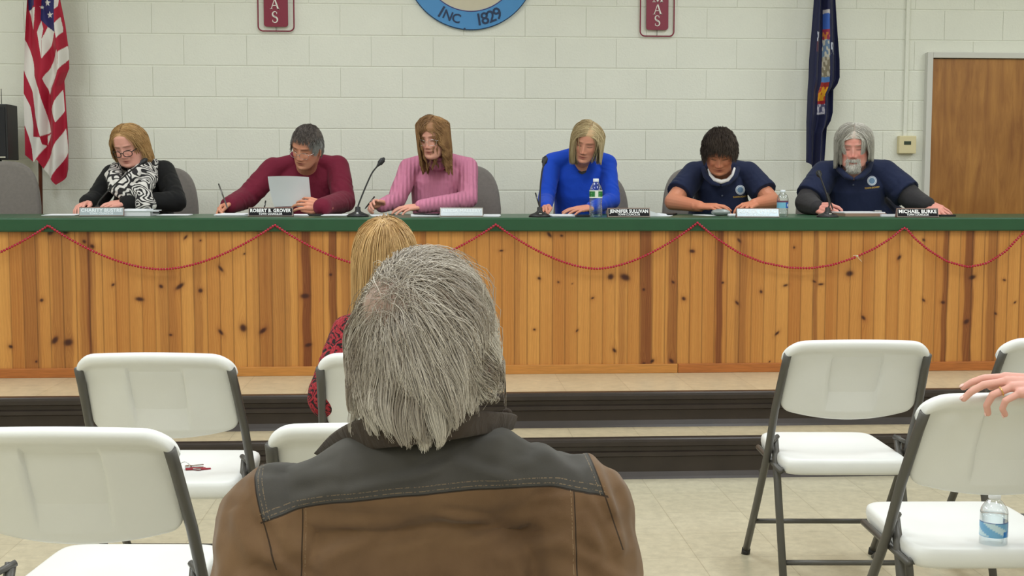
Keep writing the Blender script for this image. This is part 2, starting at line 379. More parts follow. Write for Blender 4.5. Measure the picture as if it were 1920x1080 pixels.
    # heartwood streaks, placed by board
    for x0, x1, s in [(45,75,.45),(97,135,.4),(150,180,.4),(164,171,.8),(297,330,.3),(363,380,.35),(473,497,.3),(497,545,.4),(567,583,.95),(617,632,.85),(1160,1173,.35),(1200,1222,.9),(1252,1270,.65),(1343,1355,.95),(1378,1400,.45),(1525,1533,.7),(1766,1777,.8),(1807,1824,.85),(1850,1870,.55),(965,975,.3),(640,655,.4),(790,800,.4)]:
        wx0, wx1 = PY(x0, 560, yp)[0], PY(x1, 560, yp)[0]; wig = .004 * (noise2(Z * 1.0, Z * 0, .12, 1, int(x0)) - .5) * 2
        e = 1 / (1 + np.exp(-(X + wig - wx0) / .0016)) / (1 + np.exp((X + wig - wx1) / .0016))
        e = (e * s * (.75 + .35 * grain))[..., None]; C = C * (1 - e) + deep * e
    h = (halo * .45 * (.5 + .8 * grain))[..., None]; C = C * (1 - h) + deep * 1.2 * h
    C = C * (1 - dark[..., None]) + kn * dark[..., None]
    gm = np.exp(-((fr - 0) / .035) ** 2) + np.exp(-((fr - 1) / .035) ** 2)
    C = C * (1 - .45 * np.clip(gm, 0, 1)[..., None])
    Yp = yp + .0035 * np.clip(gm, 0, 1)
    mb = MB(); mb.grid(np.stack([X, Yp, Z], -1)); me = bpy.data.meshes.new('front'); me.from_pydata(mb.v, [], mb.f); me.update(); me.flip_normals() if False else None
    set_col(me, C.reshape(-1, 3))
    add(link('front_panel', me, root, mat('knotty_pine', (1, 1, 1), .38, vcol=True, var=.06, vscale=40, stretch=(6, 6, .5), bump=.05, bscale=30), True))
    # backing and ends, base board in two lengths
    mb = MB().box((XD0 + .01, yp + .006, PZT), (XD1 - .01, yp + .03, TT - .03)).box((XD0 + .01, yp, PZT), (XD0 + .03, YF + .5, TT - .03)).box((XD1 - .03, yp, PZT), (XD1 - .01, YF + .5, TT - .03))
    pine = mat('pine', srgb(190, 130, 64), .4, var=.12, vscale=20, stretch=(.6, 8, 8))
    add(mb.obj('carcass', pine, root, False))
    pine2 = mat('pine_redder', srgb(172, 104, 50), .4, var=.16, vscale=20, stretch=(.6, 8, 8))
    xs_ = [XD0 + .01, float(PY(158, 700, yp)[0]), float(PY(1270, 700, yp)[0]), XD1 - .01]
    for i in range(3):
        add(MB().box((xs_[i] + .001, yp - .014, PZT), (xs_[i + 1] - .001, yp + .006, PZT + .047), .003).obj('base_board', pine2 if i != 1 else pine, root, False))
dais()

# bead garlands swagged from tacks on the counter lip
def garland(pts_list, name, label):
    path = []
    for (x0, y0, x1, y1, low, e) in pts_list:
        n = 60; ti = np.linspace(0, 1, n)
        for t_ in ti:
            if x1 is None: continue
            top = y0 + (y1 - y0) * t_; k = abs(2 * t_ - 1) ** e
            yy = low + (top - low) * k
            path.append(PY(x0 + (x1 - x0) * t_, yy, YF - .012 + (.02 if yy > 436 else 0) * 0))
    path = np.array(path); path[:, 1] = YF - .0085
    seg = np.linalg.norm(np.diff(path, axis=0), axis=1); s = np.r_[0, np.cumsum(seg)]
    n = int(s[-1] / .0142); u = np.linspace(0, s[-1], n)
    q = np.stack([np.interp(u, s, path[:, i]) for i in range(3)], 1)
    mb = MB()
    bm = bmesh.new(); bmesh.ops.create_icosphere(bm, subdivisions=2, radius=.0068); bv = np.array([v.co[:] for v in bm.verts]); bf = [[v.index for v in f.verts] for f in bm.faces]; bm.free()
    for p in q: mb.add(bv + p, bf)
    g = mb.obj(name, M['bead']); tag(g, label, 'garland')
    MB().tube(path[::4], .0016, 6).obj('string', M['string'], g)
    return g
garland([(-350, 423, 90, 423, 506, 1.75), (90, 423, 515, 422, 505, 1.75), (515, 422, 930, 421, 503, 1.75), (930, 421, 1308, 418, 504, 1.7), (1308, 418, 1612, 484, 512, 1.15)][:4] , 'bead_garland', 'dark red bead garland swagged along the counter from the left edge')
def gar2():
    # the swag right of the fourth tack, tied with clear string at its right third, then on to the right edge
    pts = [(1308, 418), (1345, 448), (1385, 474), (1430, 492), (1480, 502), (1520, 503), (1560, 497), (1600, 484), (1640, 466), (1670, 447), (1697, 425), (1715, 447), (1740, 468), (1775, 490), (1815, 501), (1850, 494), (1885, 472), (1915, 440), (1935, 424), (1960, 450), (2000, 480), (2060, 500)]
    P = np.array([PY(x, y, YF - .0085) for x, y in pts]); s = np.r_[0, np.cumsum(np.linalg.norm(np.diff(P, axis=0), axis=1))]
    u = np.linspace(0, s[-1], 300); Q = np.stack([np.interp(u, s, P[:, i]) for i in range(3)], 1)
    for _ in range(6): Q[1:-1] = (Q[:-2] + Q[1:-1] * 2 + Q[2:]) / 4
    s = np.r_[0, np.cumsum(np.linalg.norm(np.diff(Q, axis=0), axis=1))]; n = int(s[-1] / .0142); u = np.linspace(0, s[-1], n)
    q = np.stack([np.interp(u, s, Q[:, i]) for i in range(3)], 1)
    bm = bmesh.new(); bmesh.ops.create_icosphere(bm, subdivisions=2, radius=.0068); bv = np.array([v.co[:] for v in bm.verts]); bf = [[v.index for v in f.verts] for f in bm.faces]; bm.free()
    gx = PY(1607, 480, YF)[0]; c = PY(1607, 480, YF - .01)
    for sgn, lab in ((-1, 'dark red bead garland swag ending at the clear string knot'), (1, 'dark red bead garland from the string knot to the right edge')):
        mb = MB()
        for p in q:
            if sgn * (p[0] - gx) > .010: mb.add(bv + p, bf)
        g = mb.obj('bead_garland', M['bead']); tag(g, lab, 'garland'); QQ = [p for p in Q if sgn * (p[0] - gx) > -.002]
        st = MB().tube(QQ[::5] + ([c] if sgn < 0 else []), .0016, 6)
        if sgn < 0: st.tube([c, c + [-.01, -.004, .004], c + [-.022, -.002, .001]], .0013, 6)
        else: st.tube([c, c + [.008, -.003, -.012], c + [.02, -.004, -.024], c + [.024, -.002, -.03]], .0013, 6).ell(c, (.006, .005, .004))
        st.obj('string', M['string'], g)
    for (x, y) in [(90, 423), (515, 422), (930, 421), (1308, 418), (1697, 425)]:
        c = PY(x, y + 1, YF - .003)
        t_ = MB().lathe([(0, -.004), (.0045, -.003), (.0045, 0), (.0012, .001), (.0012, .006)], 12, M=Matrix.Translation(c) @ Matrix.Rotation(-math.pi / 2, 4, 'X')).obj('thumbtack', M['blackm'])
        tag(t_, 'small dark thumbtack holding a peak of the bead garland on the counter lip', 'tack', 'thumbtacks along the counter lip')
gar2()

# ================================================================ white folding chair
def make_chair():
    r = empty('folding_chair', (0, 0, 0))
    W = .2275; e_ = .077 / W
    us = np.unique(np.r_[np.linspace(-1, 1, 45), np.linspace(e_ - .03, e_ + .03, 9), -np.linspace(e_ - .03, e_ + .03, 9), np.linspace(.93, 1, 8), -np.linspace(.93, 1, 8)]); NU = len(us); NV = 72
    def ztop(u):
        a = np.clip((abs(u) - .72) / .28, 0, 1); return .842 - .012 * u * u - .055 * (1 - np.sqrt(np.maximum(0, 1 - a * a)))
    def zbot(u):
        a = np.clip((abs(u) - .86) / .14, 0, 1); return .572 + .03 * u * u + .03 * (1 - np.sqrt(np.maximum(0, 1 - a * a)))
    def yc(z): return np.interp(z, [.45, .6, .84], [.205, .115, .0])
    vs = np.linspace(0, 1, NV); U, V = np.meshgrid(us, vs)
    Zt, Zb = ztop(U), zbot(U); Z = Zb + (Zt - Zb) * V
    Xw = U * W * (1 - .07 * np.clip((.775 - Z) / .03, 0, 1))
    curve = -.034 * (1 - U * U)
    dt = (Zt - Z); rim = 1 / (1 + np.exp((dt - .036) / .0022)); side = np.clip((np.abs(U) - .93) / .07, 0, 1)
    edge = np.minimum(1, np.minimum(dt / .02, 1)) 
    rnd = np.sqrt(np.clip(1 - (1 - np.clip(dt / .022, 0, 1)) ** 2, 0, 1)) * np.sqrt(np.clip(1 - side ** 2, 0, 1))
    rb = np.sqrt(np.clip(1 - (1 - np.clip((Z - Zb) / .01, 0, 1)) ** 2, 0, 1))
    rec = 1 / (1 + np.exp((np.abs(Xw) - .077) / .0016)) * np.clip((Z - .60) / .10, 0, 1)
    sh = 1 / (1 + np.exp((Z - .775) / .002)); rec = rec * np.clip((.800 - Z) / .026, 0, 1)
    Yb = yc(Z) + curve - (.006 + .022 * rim) * rnd * (.3 + .7 * rb) + .018 * rec
    Yf = yc(Z) + curve + (.006 + .012 * rim) * rnd * (.3 + .7 * rb)
    A = np.stack([Xw, Yb, Z], -1); B = np.stack([Xw, Yf, Z], -1)
    mb = MB(); mb.grid(A); n = NU * NV; mb.grid(B)
    lo = [j for j in range(NU)]; top = [(NV - 1) * NU + j for j in range(NU)]
    for row in (lo, top):
        for j in range(NU - 1): mb.f.append((row[j], row[j + 1], row[j + 1] + n, row[j] + n))
    for j in (0, NU - 1):
        for i in range(NV - 1): mb.f.append((i * NU + j, (i + 1) * NU + j, (i + 1) * NU + j + n, i * NU + j + n))
    mb.obj('backrest', M['white'], r)
    # seat: dished slab with rolled lip
    n = 30; us = np.sign(np.linspace(-1, 1, n)) * (1 - (1 - np.abs(np.linspace(-1, 1, n))) ** 1.6); U, V = np.meshgrid(us, us)
    ph = 9; k = (np.abs(U) ** ph + np.abs(V) ** ph) ** (1 / ph); m_ = np.maximum(np.abs(U), np.abs(V)); sc = np.where(k > 0, m_ / np.maximum(k, 1e-6), 1)
    hw = .198 - .004 * V; X = U * sc * hw; Y = .31 + V * sc * .232
    rd = np.sqrt(np.clip(1 - np.clip((m_ - .93) / .07, 0, 1) ** 2, 0, 1))
    Zt = .432 + .014 * rd - .010 * np.exp(-((U) / .6) ** 4 - ((V + .1) / .6) ** 4) ; Zb = .420 - .018 * rd - .008 * np.clip((m_ - .8) / .1, 0, 1) * rd
    mb = MB(); mb.grid(np.stack([X, Y, Zt], -1)); mb.grid(np.stack([X, Y, Zb], -1)); q = n * n
    bd = [j for j in range(n)] + [i * n + n - 1 for i in range(1, n)] + [(n - 1) * n + j for j in range(n - 2, -1, -1)] + [i * n for i in range(n - 2, 0, -1)]
    for a in range(len(bd)): b = bd[(a + 1) % len(bd)]; mb.f.append((bd[a], b, b + q, bd[a] + q))
    mb.obj('seat', M['white'], r)
    for s in (-1, 1):
        x = s * .2255
        p = [(s * .2145, -.0, .79), (s * .217, .03, .745), (x, .115, .6), (x, .205, .45), (x, .38, .228), (x, .56, .012)]
        t_ = MB().tube(p, .0125, 12).obj('frame_tube', M['tube'], r)
        MB().tube([(x, .553, .02), (x, .563, .0)], .0155, 12).obj('rubber_foot', M['black'], t_)
        x2 = s * .2005
        l = MB().tube([(x2, .235, .50 - .01), (x2, .20, .42), (x2, .04, .012)], .0125, 12).obj('leg', M['tube'], r)
        MB().tube([(x2, .043, .02), (x2, .036, .0)], .0155, 12).obj('rubber_foot', M['black'], l)
        MB().tube([(x, .19, .475), (s * .19, .235, .49)], .008, 8).tube([(s * .2, .255, .413), (s * .232, .3, .36)], .006, 8).tube([(s * .206, .10, .405), (s * .206, .47, .405)], .009, 8).obj('hinge_bracket', M['tube'], r)
    MB().tube([(-.225, .44, .152), (.225, .44, .152)], .0085, 10).obj('rung', M['tube'], r)
    MB().tube([(-.2, .083, .115), (.2, .083, .115)], .0085, 10).obj('rung', M['tube'], r)
    MB().tube([(-.205, .12, .405), (.205, .12, .405)], .0085, 10).obj('seat_support', M['tube'], r)
    return r
chair0 = make_chair(); used = [False]
def place_chair(cx, topy, D, rz, label):
    p = PD(cx, topy, D)
    o = copy_tree(chair0) if used[0] else chair0; used[0] = True
    o.location = (p[0], p[1], 0); o.rotation_euler = (0, 0, rz); tag(o, label, 'chair', 'white folding chairs in the hall'); return o
R3 = -YAW
CH = {}
CH['nl'] = place_chair(112, 795, 2.455, R3, 'white folding chair nearest the camera at the lower left corner')
CH['fl'] = place_chair(289, 650, 3.52, R3, 'white folding chair at left with a red keyring lying on its seat')
CH['mid'] = place_chair(709, 790, 2.50, R3, 'white folding chair mostly hidden directly in front of the man in the brown jacket')
CH['wo'] = place_chair(742, 657, 3.54, R3, 'white folding chair the blonde woman in the red and black jacket sits on')
CH['fr'] = place_chair(1609, 634, 3.83, R3, 'empty white folding chair at right seen whole, behind the dark steps')
CH['nr'] = place_chair(1910, 730, 2.87, R3 + math.radians(1), 'white folding chair at right under the resting hand with a water bottle on its seat')
CH['er'] = place_chair(2012, 625, 3.9, R3, 'white folding chair cut off by the right edge, behind the hand')
CH['man'] = place_chair(795, 1100, 1.40, R3, 'white folding chair under the grey-haired man, hidden behind his back')
# ================================================================ people
def unit(v): v = np.array(v, float); return v / (np.linalg.norm(v) + 1e-9)
def head_rot(yaw, pitch, roll, base=0.0):
    """head frame: x = wearer-side to the camera's right, -y = face, z = up. yaw>0 turns the face to the camera's left, pitch>0 nods down, roll>0 tips the crown to the camera's right"""
    Rz = lambda a: np.array([[math.cos(a), -math.sin(a), 0], [math.sin(a), math.cos(a), 0], [0, 0, 1]])
    Rx = lambda a: np.array([[1, 0, 0], [0, math.cos(a), -math.sin(a)], [0, math.sin(a), math.cos(a)]])
    Ry = lambda a: np.array([[math.cos(a), 0, math.sin(a)], [0, 1, 0], [-math.sin(a), 0, math.cos(a)]])
    y, p, r = math.radians(yaw), math.radians(pitch), math.radians(roll)
    return Rz(base) @ Ry(r) @ Rz(-y) @ Rx(p)
G = lambda d, s: np.exp(-(d / s) ** 2)
def head_surface(o):
    """ring loft of a head with brow, sockets, nose, lips, chin; head-local metres"""
    w_, j_, fat = o.get('w', 1), o.get('jaw', 1), o.get('fat', 0)
    t = np.array([-1, -.97, -.9, -.8, -.65, -.45, -.2, .1, .35, .6, .78, .9, .97, 1.0])
    wd = np.array([.004, .02, .034, .046, .056, .064, .071, .0745, .077, .074, .062, .044, .024, .004]) * w_
    wd[:6] *= j_; wd[2:6] += fat * np.array([.006, .009, .009, .006])
    fy = np.array([-.05, -.064, -.076, -.082, -.083, -.084, -.086, -.089, -.090, -.084, -.068, -.046, -.024, -.004])
    by = np.array([-.04, -.03, -.015, .002, .028, .056, .080, .094, .099, .092, .074, .052, .027, .004])
    R, NA = 108, 120; th = np.pi * np.arange(R) / (R - 1); tz = -np.cos(th); V = []
    for a in tz:
        z = a * .118; ww = np.interp(a, t, wd); f = np.interp(a, t, fy); b = np.interp(a, t, by); c = (f + b) / 2; d = (b - f) / 2
        an = 2 * np.pi * np.arange(NA) / NA
        # denser samples at the face
        an = an + .35 * np.sin(an + np.pi / 2) * -1
        ca, sa = np.cos(an), np.sin(an); e = 2.25
        k = (np.abs(ca) ** e + np.abs(sa) ** e) ** (-1 / e)
        V.append(np.stack([ww * ca * k, c + d * sa * k, np.full(NA, z)], 1))
    P = np.array(V); x, y, z = P[..., 0], P[..., 1], P[..., 2]
    fr = np.clip((-y - .02) / .03, 0, 1); ax = np.abs(x)
    nz = np.interp(z, [-.052, -.047, -.040, -.034, -.02, 0, .012, .022], [0, .007, .021, .025, .017, .009, .003, 0]) * o.get('nose', 1)
    nw = np.interp(z, [-.05, -.036, -.02, .01], [.014, .0115, .0085, .008])
    d = -nz * G(ax, nw)
    d += -.009 * G(ax - .0135, .006) * G(z + .041, .0065)
    d += -.0055 * G(z - .024, .008) * G(ax - .026, .026)
    d += .0105 * G(ax - .031, .016) * G(z - .002, .013)
    d += -.0055 * G(ax - .031, .012) * G(z - .001, .008)
    d += -.0052 * G(ax, .019) * G(z + .0625, .0045) - .0062 * G(ax, .016) * G(z + .0725, .0052) + .0045 * G(ax, .022) * G(z + .0672, .0026)
    d += -.0045 * G(ax, .02) * G(z + .055, .008) + .003 * G(z + .081, .005) * G(ax, .02)
    d += -.008 * G(ax, .02) * G(z + .1, .012)
    d += -(.005 + fat * .006) * G(ax - .042, .017) * G(z + .03, .018)
    d += .002 * G(ax - .027, .006) * G(z + .05, .014)
    P[..., 1] = y + d * fr
    return P
def head_prims(mb, o, c, R):
    s = o.get('s', 1.0); P = head_surface(o); W = c + (P * s) @ R.T
    mb.loft([W[i] for i in range(W.shape[0])])
    for sx in (-1, 1):
        e = np.array([sx * .0745 * o.get('w', 1), .006, -.012])
        Re = R @ np.array([[math.cos(.35 * sx), -math.sin(.35 * sx), 0], [math.sin(.35 * sx), math.cos(.35 * sx), 0], [0, 0, 1]])
        mb.ell(c + R @ (e * s) + Re @ np.array([sx * .004, .004, 0]), np.array([.006, .017, .030]) * s, Re)
        mb.ell(c + R @ (e * s) + Re @ np.array([sx * .002, 0, -.024]), np.array([.006, .009, .011]) * s, Re)
def face_colour(v, o, c, R, skin):
    s = o.get('s', 1.0); q = (v - c) @ R / s; x, y, z = q[:, 0], q[:, 1], q[:, 2]; ax = np.abs(x)
    C = np.tile(np.array(skin), (len(v), 1)); face = (y < -.035) & (z > -.125) & (z < .12) & (ax < .1)
    near = (np.linalg.norm(q, axis=1) < .16)
    def mixc(k, col):
        nonlocal C
        k = np.clip(k * face * near, 0, 1)[:, None]; C = C * (1 - k) + np.array(col) * k
    red = np.array(skin) * np.array([1.0, .72, .68])
    mixc(o.get('ruddy', .5) * G(ax - .045, .022) * G(z + .03, .022), red); mixc(o.get('ruddy', .5) * .9 * G(ax, .014) * G(z + .036, .014), red)
    mixc(o.get('ruddy', .5) * .3 * G(z - .05, .03), red)
    lip = o.get('lip', srgb(158, 84, 76)); mixc(.85 * G(ax, .0195) * (G(z + .0635, .0042) + G(z + .0715, .0045)), lip)
    mixc(.8 * G(ax, .024) * G(z + .0672, .0016), np.array(lip) * .3)
    brow = o.get('brow', srgb(96, 70, 54)); arc = .0225 - 4.0 * (ax - .03) ** 2
    mixc(o.get('browk', .8) * G(z - arc, .0036) * (1 / (1 + np.exp((np.abs(ax - .031) - .019) / .002))), brow)
    lid = -.0035 + 9.0 * (ax - .031) ** 2
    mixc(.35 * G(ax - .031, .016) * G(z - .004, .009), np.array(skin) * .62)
    mixc(.95 * G(z - lid, .0021) * (1 / (1 + np.exp((np.abs(ax - .031) - .0145) / .0015))), srgb(40, 26, 22))
    mixc(.8 * G(ax - .006, .0028) * G(z + .0462, .0022), np.array(skin) * .2)
    sc = o.get('scalp');
    if sc is not None:
        k = scalp_mask(q, o); k = (k * near)[:, None]; C = C * (1 - k) + np.array(sc) * k
    return C
def hairline(o):
    return o.get('hl', [(0, .072), (.03, .070), (.05, .055), (.066, .02), (.08, -.02)])
def scalp_mask(q, o):
    x, y, z = q[:, 0], q[:, 1], q[:, 2]; ax = np.abs(x); hl = hairline(o)
    zl = np.interp(ax, [a for a, b in hl], [b for a, b in hl])
    front = z - zl; side = np.where(y > .0, z + .045 - .2 * np.clip(y, 0, .09) * 1.5, -1)
    m_ = np.where(y < -.0, front, np.maximum(front, side + .0))
    ear = (ax > .07 * o.get('w', 1)) & (np.abs(y - .008) < .02) & (z < .015)
    return np.where(ear, 0, 1 / (1 + np.exp(-np.clip(m_ / .003, -30, 30))))

# --- hands: wrist point, finger direction, palm-down normal
def hand_prims(mb, wr, d, nrm, side, curl=(.5, .5, .55, .6), spread=.12, s=1.0, thumb=(.6, .5), flat=False):
    """d: direction wrist -> knuckles; nrm: back-of-hand normal; side=+1 puts the thumb on +lat, lat = d x nrm"""
    d = unit(d); nrm = unit(nrm - d * np.dot(nrm, d)); lat = unit(np.cross(d, nrm)) * side
    P = []
    kn = []
    for i in range(4):
        off = (1.5 - i) * .0205 * s; kl = (.088, .092, .087, .078)[i] * s
        kp = wr + d * kl + lat * off + nrm * (.004 * s * (1 - abs(i - 1.3) * .5)); kn.append(kp)
        mb.cap(wr + lat * off * .62 + d * .004 * s, .0155 * s, kp, .0112 * s, 12)
    mb.cap(wr - d * .03 * s, .024 * s, wr + d * .03 * s, .0205 * s, 12)
    mb.cap(wr + lat * .012 * s + d * .02 * s - nrm * .004 * s, .017 * s, wr - lat * .014 * s + d * .06 * s - nrm * .004 * s, .0155 * s, 12)
    L = ((.044, .026, .021), (.049, .030, .022), (.045, .028, .022), (.035, .021, .019)); tips = []
    for i in range(4):
        a = curl[i] if not np.isscalar(curl) else curl; dd = unit(d + lat * (1.5 - i) * spread); p = kn[i]; ang = 0; r = (.0092, .0094, .0090, .0080)[i] * s
        for j in range(3):
            ang += a * (.55, 1.0, .75)[j]
            v = dd * math.cos(ang) - nrm * math.sin(ang); p2 = p + v * L[i][j] * s
            mb.cap(p, r * (1 - .07 * j), p2, r * (1 - .07 * (j + 1)), 12); p = p2
        tips.append(p)
    tb = wr + lat * .022 * s + d * .022 * s - nrm * .006 * s; v1 = unit(d * .75 + lat * thumb[0] - nrm * .25)
    p1 = tb + v1 * .042 * s; v2 = unit(d + lat * (thumb[0] * .2) - nrm * thumb[1] * .5 - lat * thumb[1] * .4); p2 = p1 + v2 * .032 * s; p3 = p2 + unit(v2 - lat * .2 * thumb[1]) * .024 * s
    mb.cap(tb - d * .008 * s, .0165 * s, p1, .0125 * s, 12); mb.cap(p1, .0118 * s, p2, .0102 * s, 12); mb.cap(p2, .0102 * s, p3, .0088 * s, 12)
    return kn, tips, p3

# --- hair strands
def strands_mesh(paths, r0, r1, cols, parent, name, material, nseg=3):
    """paths (N,K,3)"""
    Nn, K = paths.shape[:2]
    T = np.gradient(paths, axis=1); T /= np.linalg.norm(T, axis=2, keepdims=True) + 1e-9
    ref = np.zeros_like(T); ref[..., 0] = .3; ref[..., 1] = 1.0; ref[..., 2] = .15
    A = np.cross(T, ref); A /= np.linalg.norm(A, axis=2, keepdims=True) + 1e-9; B = np.cross(T, A)
    rad = (r0 + (r1 - r0) * np.linspace(0, 1, K) ** 1.5)[None, :, None]
    V = np.stack([paths + rad * (math.cos(2 * math.pi * j / nseg) * A + math.sin(2 * math.pi * j / nseg) * B) for j in range(nseg)], 2)  # N,K,n,3
    idx = np.arange(Nn * K * nseg).reshape(Nn, K, nseg)
    Q = [np.stack([idx[:, :-1, j], idx[:, :-1, (j + 1) % nseg], idx[:, 1:, (j + 1) % nseg], idx[:, 1:, j]], -1).reshape(-1, 4) for j in range(nseg)]
    Q = np.concatenate(Q); me = bpy.data.meshes.new(name)
    me.vertices.add(Nn * K * nseg); me.vertices.foreach_set('co', V.astype(np.float32).ravel())
    me.loops.add(Q.size); me.loops.foreach_set('vertex_index', Q.astype(np.int32).ravel())
    me.polygons.add(len(Q)); me.polygons.foreach_set('loop_start', np.arange(0, Q.size, 4, dtype=np.int32)); me.update(calc_edges=True)
    C = np.repeat(cols[:, None, :], K, 1) if cols.ndim == 2 else cols
    set_col(me, np.repeat(C[:, :, None, :], nseg, 2).reshape(-1, 3))
    return link(name, me, parent, material, True)
HAIRMAT = mat('hair', (1, 1, 1), .42, vcol=True, spec=.35)
SOFTHAIR = mat('dark_hair', (1, 1, 1), .55, vcol=True, spec=.25)
def grow(o, c, R, n, seed, comb, cut, off=(.004, .018), steps=60, ds=.006, grav=.10, clumps=90, clump=.6, curl=0.0, face=.055, roots=None, jitter=.15, maxlen=None, keepz=None, radii=(.079, .1, .121), cen=(0, .002, .004), repel=None, K=16, lim=1.32, lift0=.12, lramp=14.0):
    """strands that leave the scalp along comb(root)->direction, hug the skull, then hang; cut(world pos)->True stops"""
    g = np.random.default_rng(seed); s = o.get('s', 1.0); rad = np.array(radii) * np.array([o.get('w', 1), 1, 1]); cen = np.array(cen)
    q = []
    while len(q) < n:
        u = g.normal(size=(4 * n, 3)); u /= np.linalg.norm(u, axis=1, keepdims=True); p = cen + u * rad
        k = scalp_mask(p, o) > .5
        if roots is not None: k &= roots(p, g)
        q.extend(p[k])
    q = np.array(q[:n]); gl = np.array([0, 0, -1.0]) @ R
    if face: gl[1] = max(gl[1], .06); gl /= np.linalg.norm(gl)
    ci = g.integers(0, n, clumps); cid = np.argmin(((q[:, None, :] - q[None, ci, :]) ** 2).sum(-1), 1)
    o_i = (off[0] + (off[1] - off[0]) * g.random(n))[:, None]
    nr = (q - cen) / rad ** 2; nr /= np.linalg.norm(nr, axis=1, keepdims=True)
    d = comb(q, g); d += g.normal(size=d.shape) * jitter
    d = d + gl * (np.clip((.05 - q[:, 2]) / .06, 0, 1) * 1.6)[:, None]
    d = d - nr * (d * nr).sum(1, keepdims=True); d /= np.linalg.norm(d, axis=1, keepdims=True) + 1e-9; d = d + nr * lift0
    p = q.copy(); path = [p.copy()]; ph = g.random(clumps)[cid] * 6.28; gi = (grav * (.7 + .6 * g.random(n)))[:, None]
    for k in range(steps):
        lift = min(1, (k + 1) / lramp)
        side = np.stack([np.cos(ph + k * .35), np.sin(ph + k * .35), 0 * ph], 1)
        d = d * (1 - gi) + gl * gi + side * curl * min(1, k / 12); d /= np.linalg.norm(d, axis=1, keepdims=True) + 1e-9
        p = p + d * ds
        rr_ = rad + o_i * lift; e = (p - cen) / rr_; le = np.linalg.norm(e, axis=1, keepdims=True); ins = le < 1
        p = np.where(ins, cen + (p - cen) / np.maximum(le, 1e-6), p)
        nn = (p - cen) / rr_ ** 2; nn /= np.linalg.norm(nn, axis=1, keepdims=True); dn = (d * nn).sum(1, keepdims=True)
        d = np.where(ins & (dn < 0), d - nn * dn * .95, d)
        # keep the face clear, and keep hair on the wide part hanging off the skull
        ff = (p[:, 1] < -.005) & (p[:, 2] < .060); need = face - np.abs(p[:, 0])
        sg = np.sign(p[:, 0] + 1e-6); mv = np.where(ff & (need > 0), np.minimum(need, .012), 0)
        if face: p[:, 0] += sg * mv; p[:, 1] += np.where(mv > 0, -.0005, 0)
        if repel is not None: p, d = repel(p, d)
        e = (p - cen) * np.array([1, 1, .0]) / (rad + .0); le = np.linalg.norm(e, axis=1, keepdims=True); far = le > lim; tgt = cen + (p - cen) / np.maximum(le, 1e-6) * lim; tgt[:, 2] = p[:, 2]; p = np.where(far, tgt, p)
        path.append(p.copy())
    P = np.stack(path, 1); bad = (P[..., 2].max(1) > cen[2] + rad[2] + off[1] + .012) | (np.abs(P[..., 0]).max(1) > (rad[0] + off[1]) * 1.45)
    good = np.where(~bad)[0]
    if bad.any() and len(good): pick = good[np.argmin(((q[bad][:, None, :] - q[None, good, :]) ** 2).sum(-1), 1)]; P[bad] = P[pick] + g.normal(size=(bad.sum(), 1, 3)) * .002
    W = c + (P * s) @ R.T
    m_ = cut(W, P, g) if cut else np.zeros(W.shape[:2], bool)
    L = np.where(m_.any(1), m_.argmax(1), steps); L = np.maximum(L, 3)
    if maxlen is not None: L = np.minimum(L, maxlen(q, g))
    L = np.clip(L * (1 - .10 * g.random(n)), 3, steps)
    u = np.linspace(0, 1, K)[None, :] * L[:, None]; i = np.clip(u.astype(int), 0, steps - 1); f = (u - i)[..., None]
    S_ = W[np.arange(n)[:, None], i] * (1 - f) + W[np.arange(n)[:, None], i + 1] * f
    # clumping towards each clump's mean path
    mean = np.zeros((clumps, K, 3)); cnt = np.bincount(cid, minlength=clumps)[:, None, None] + 1e-9
    np.add.at(mean, cid, S_); mean /= cnt; k = (clump * np.linspace(0, 1, K) ** 1.3)[None, :, None]
    S_ = S_ * (1 - k) + mean[cid] * k
    return S_, q, cid, g
def tone(cid, g, a, b, n, cl=.6):
    nc = cid.max() + 1; t = cl * g.random(nc)[cid] + (1 - cl) * g.random(n); t = t[:, None]
    return np.array(a) * (1 - t) + np.array(b) * t

def hsh(P, k=70, s=0):
    r = np.round(P[:, 0] * k + s); return (np.abs(np.sin(r @ np.array([12.9898, 78.233, 37.719]))) * 43758.5453 % 1)[:, None]
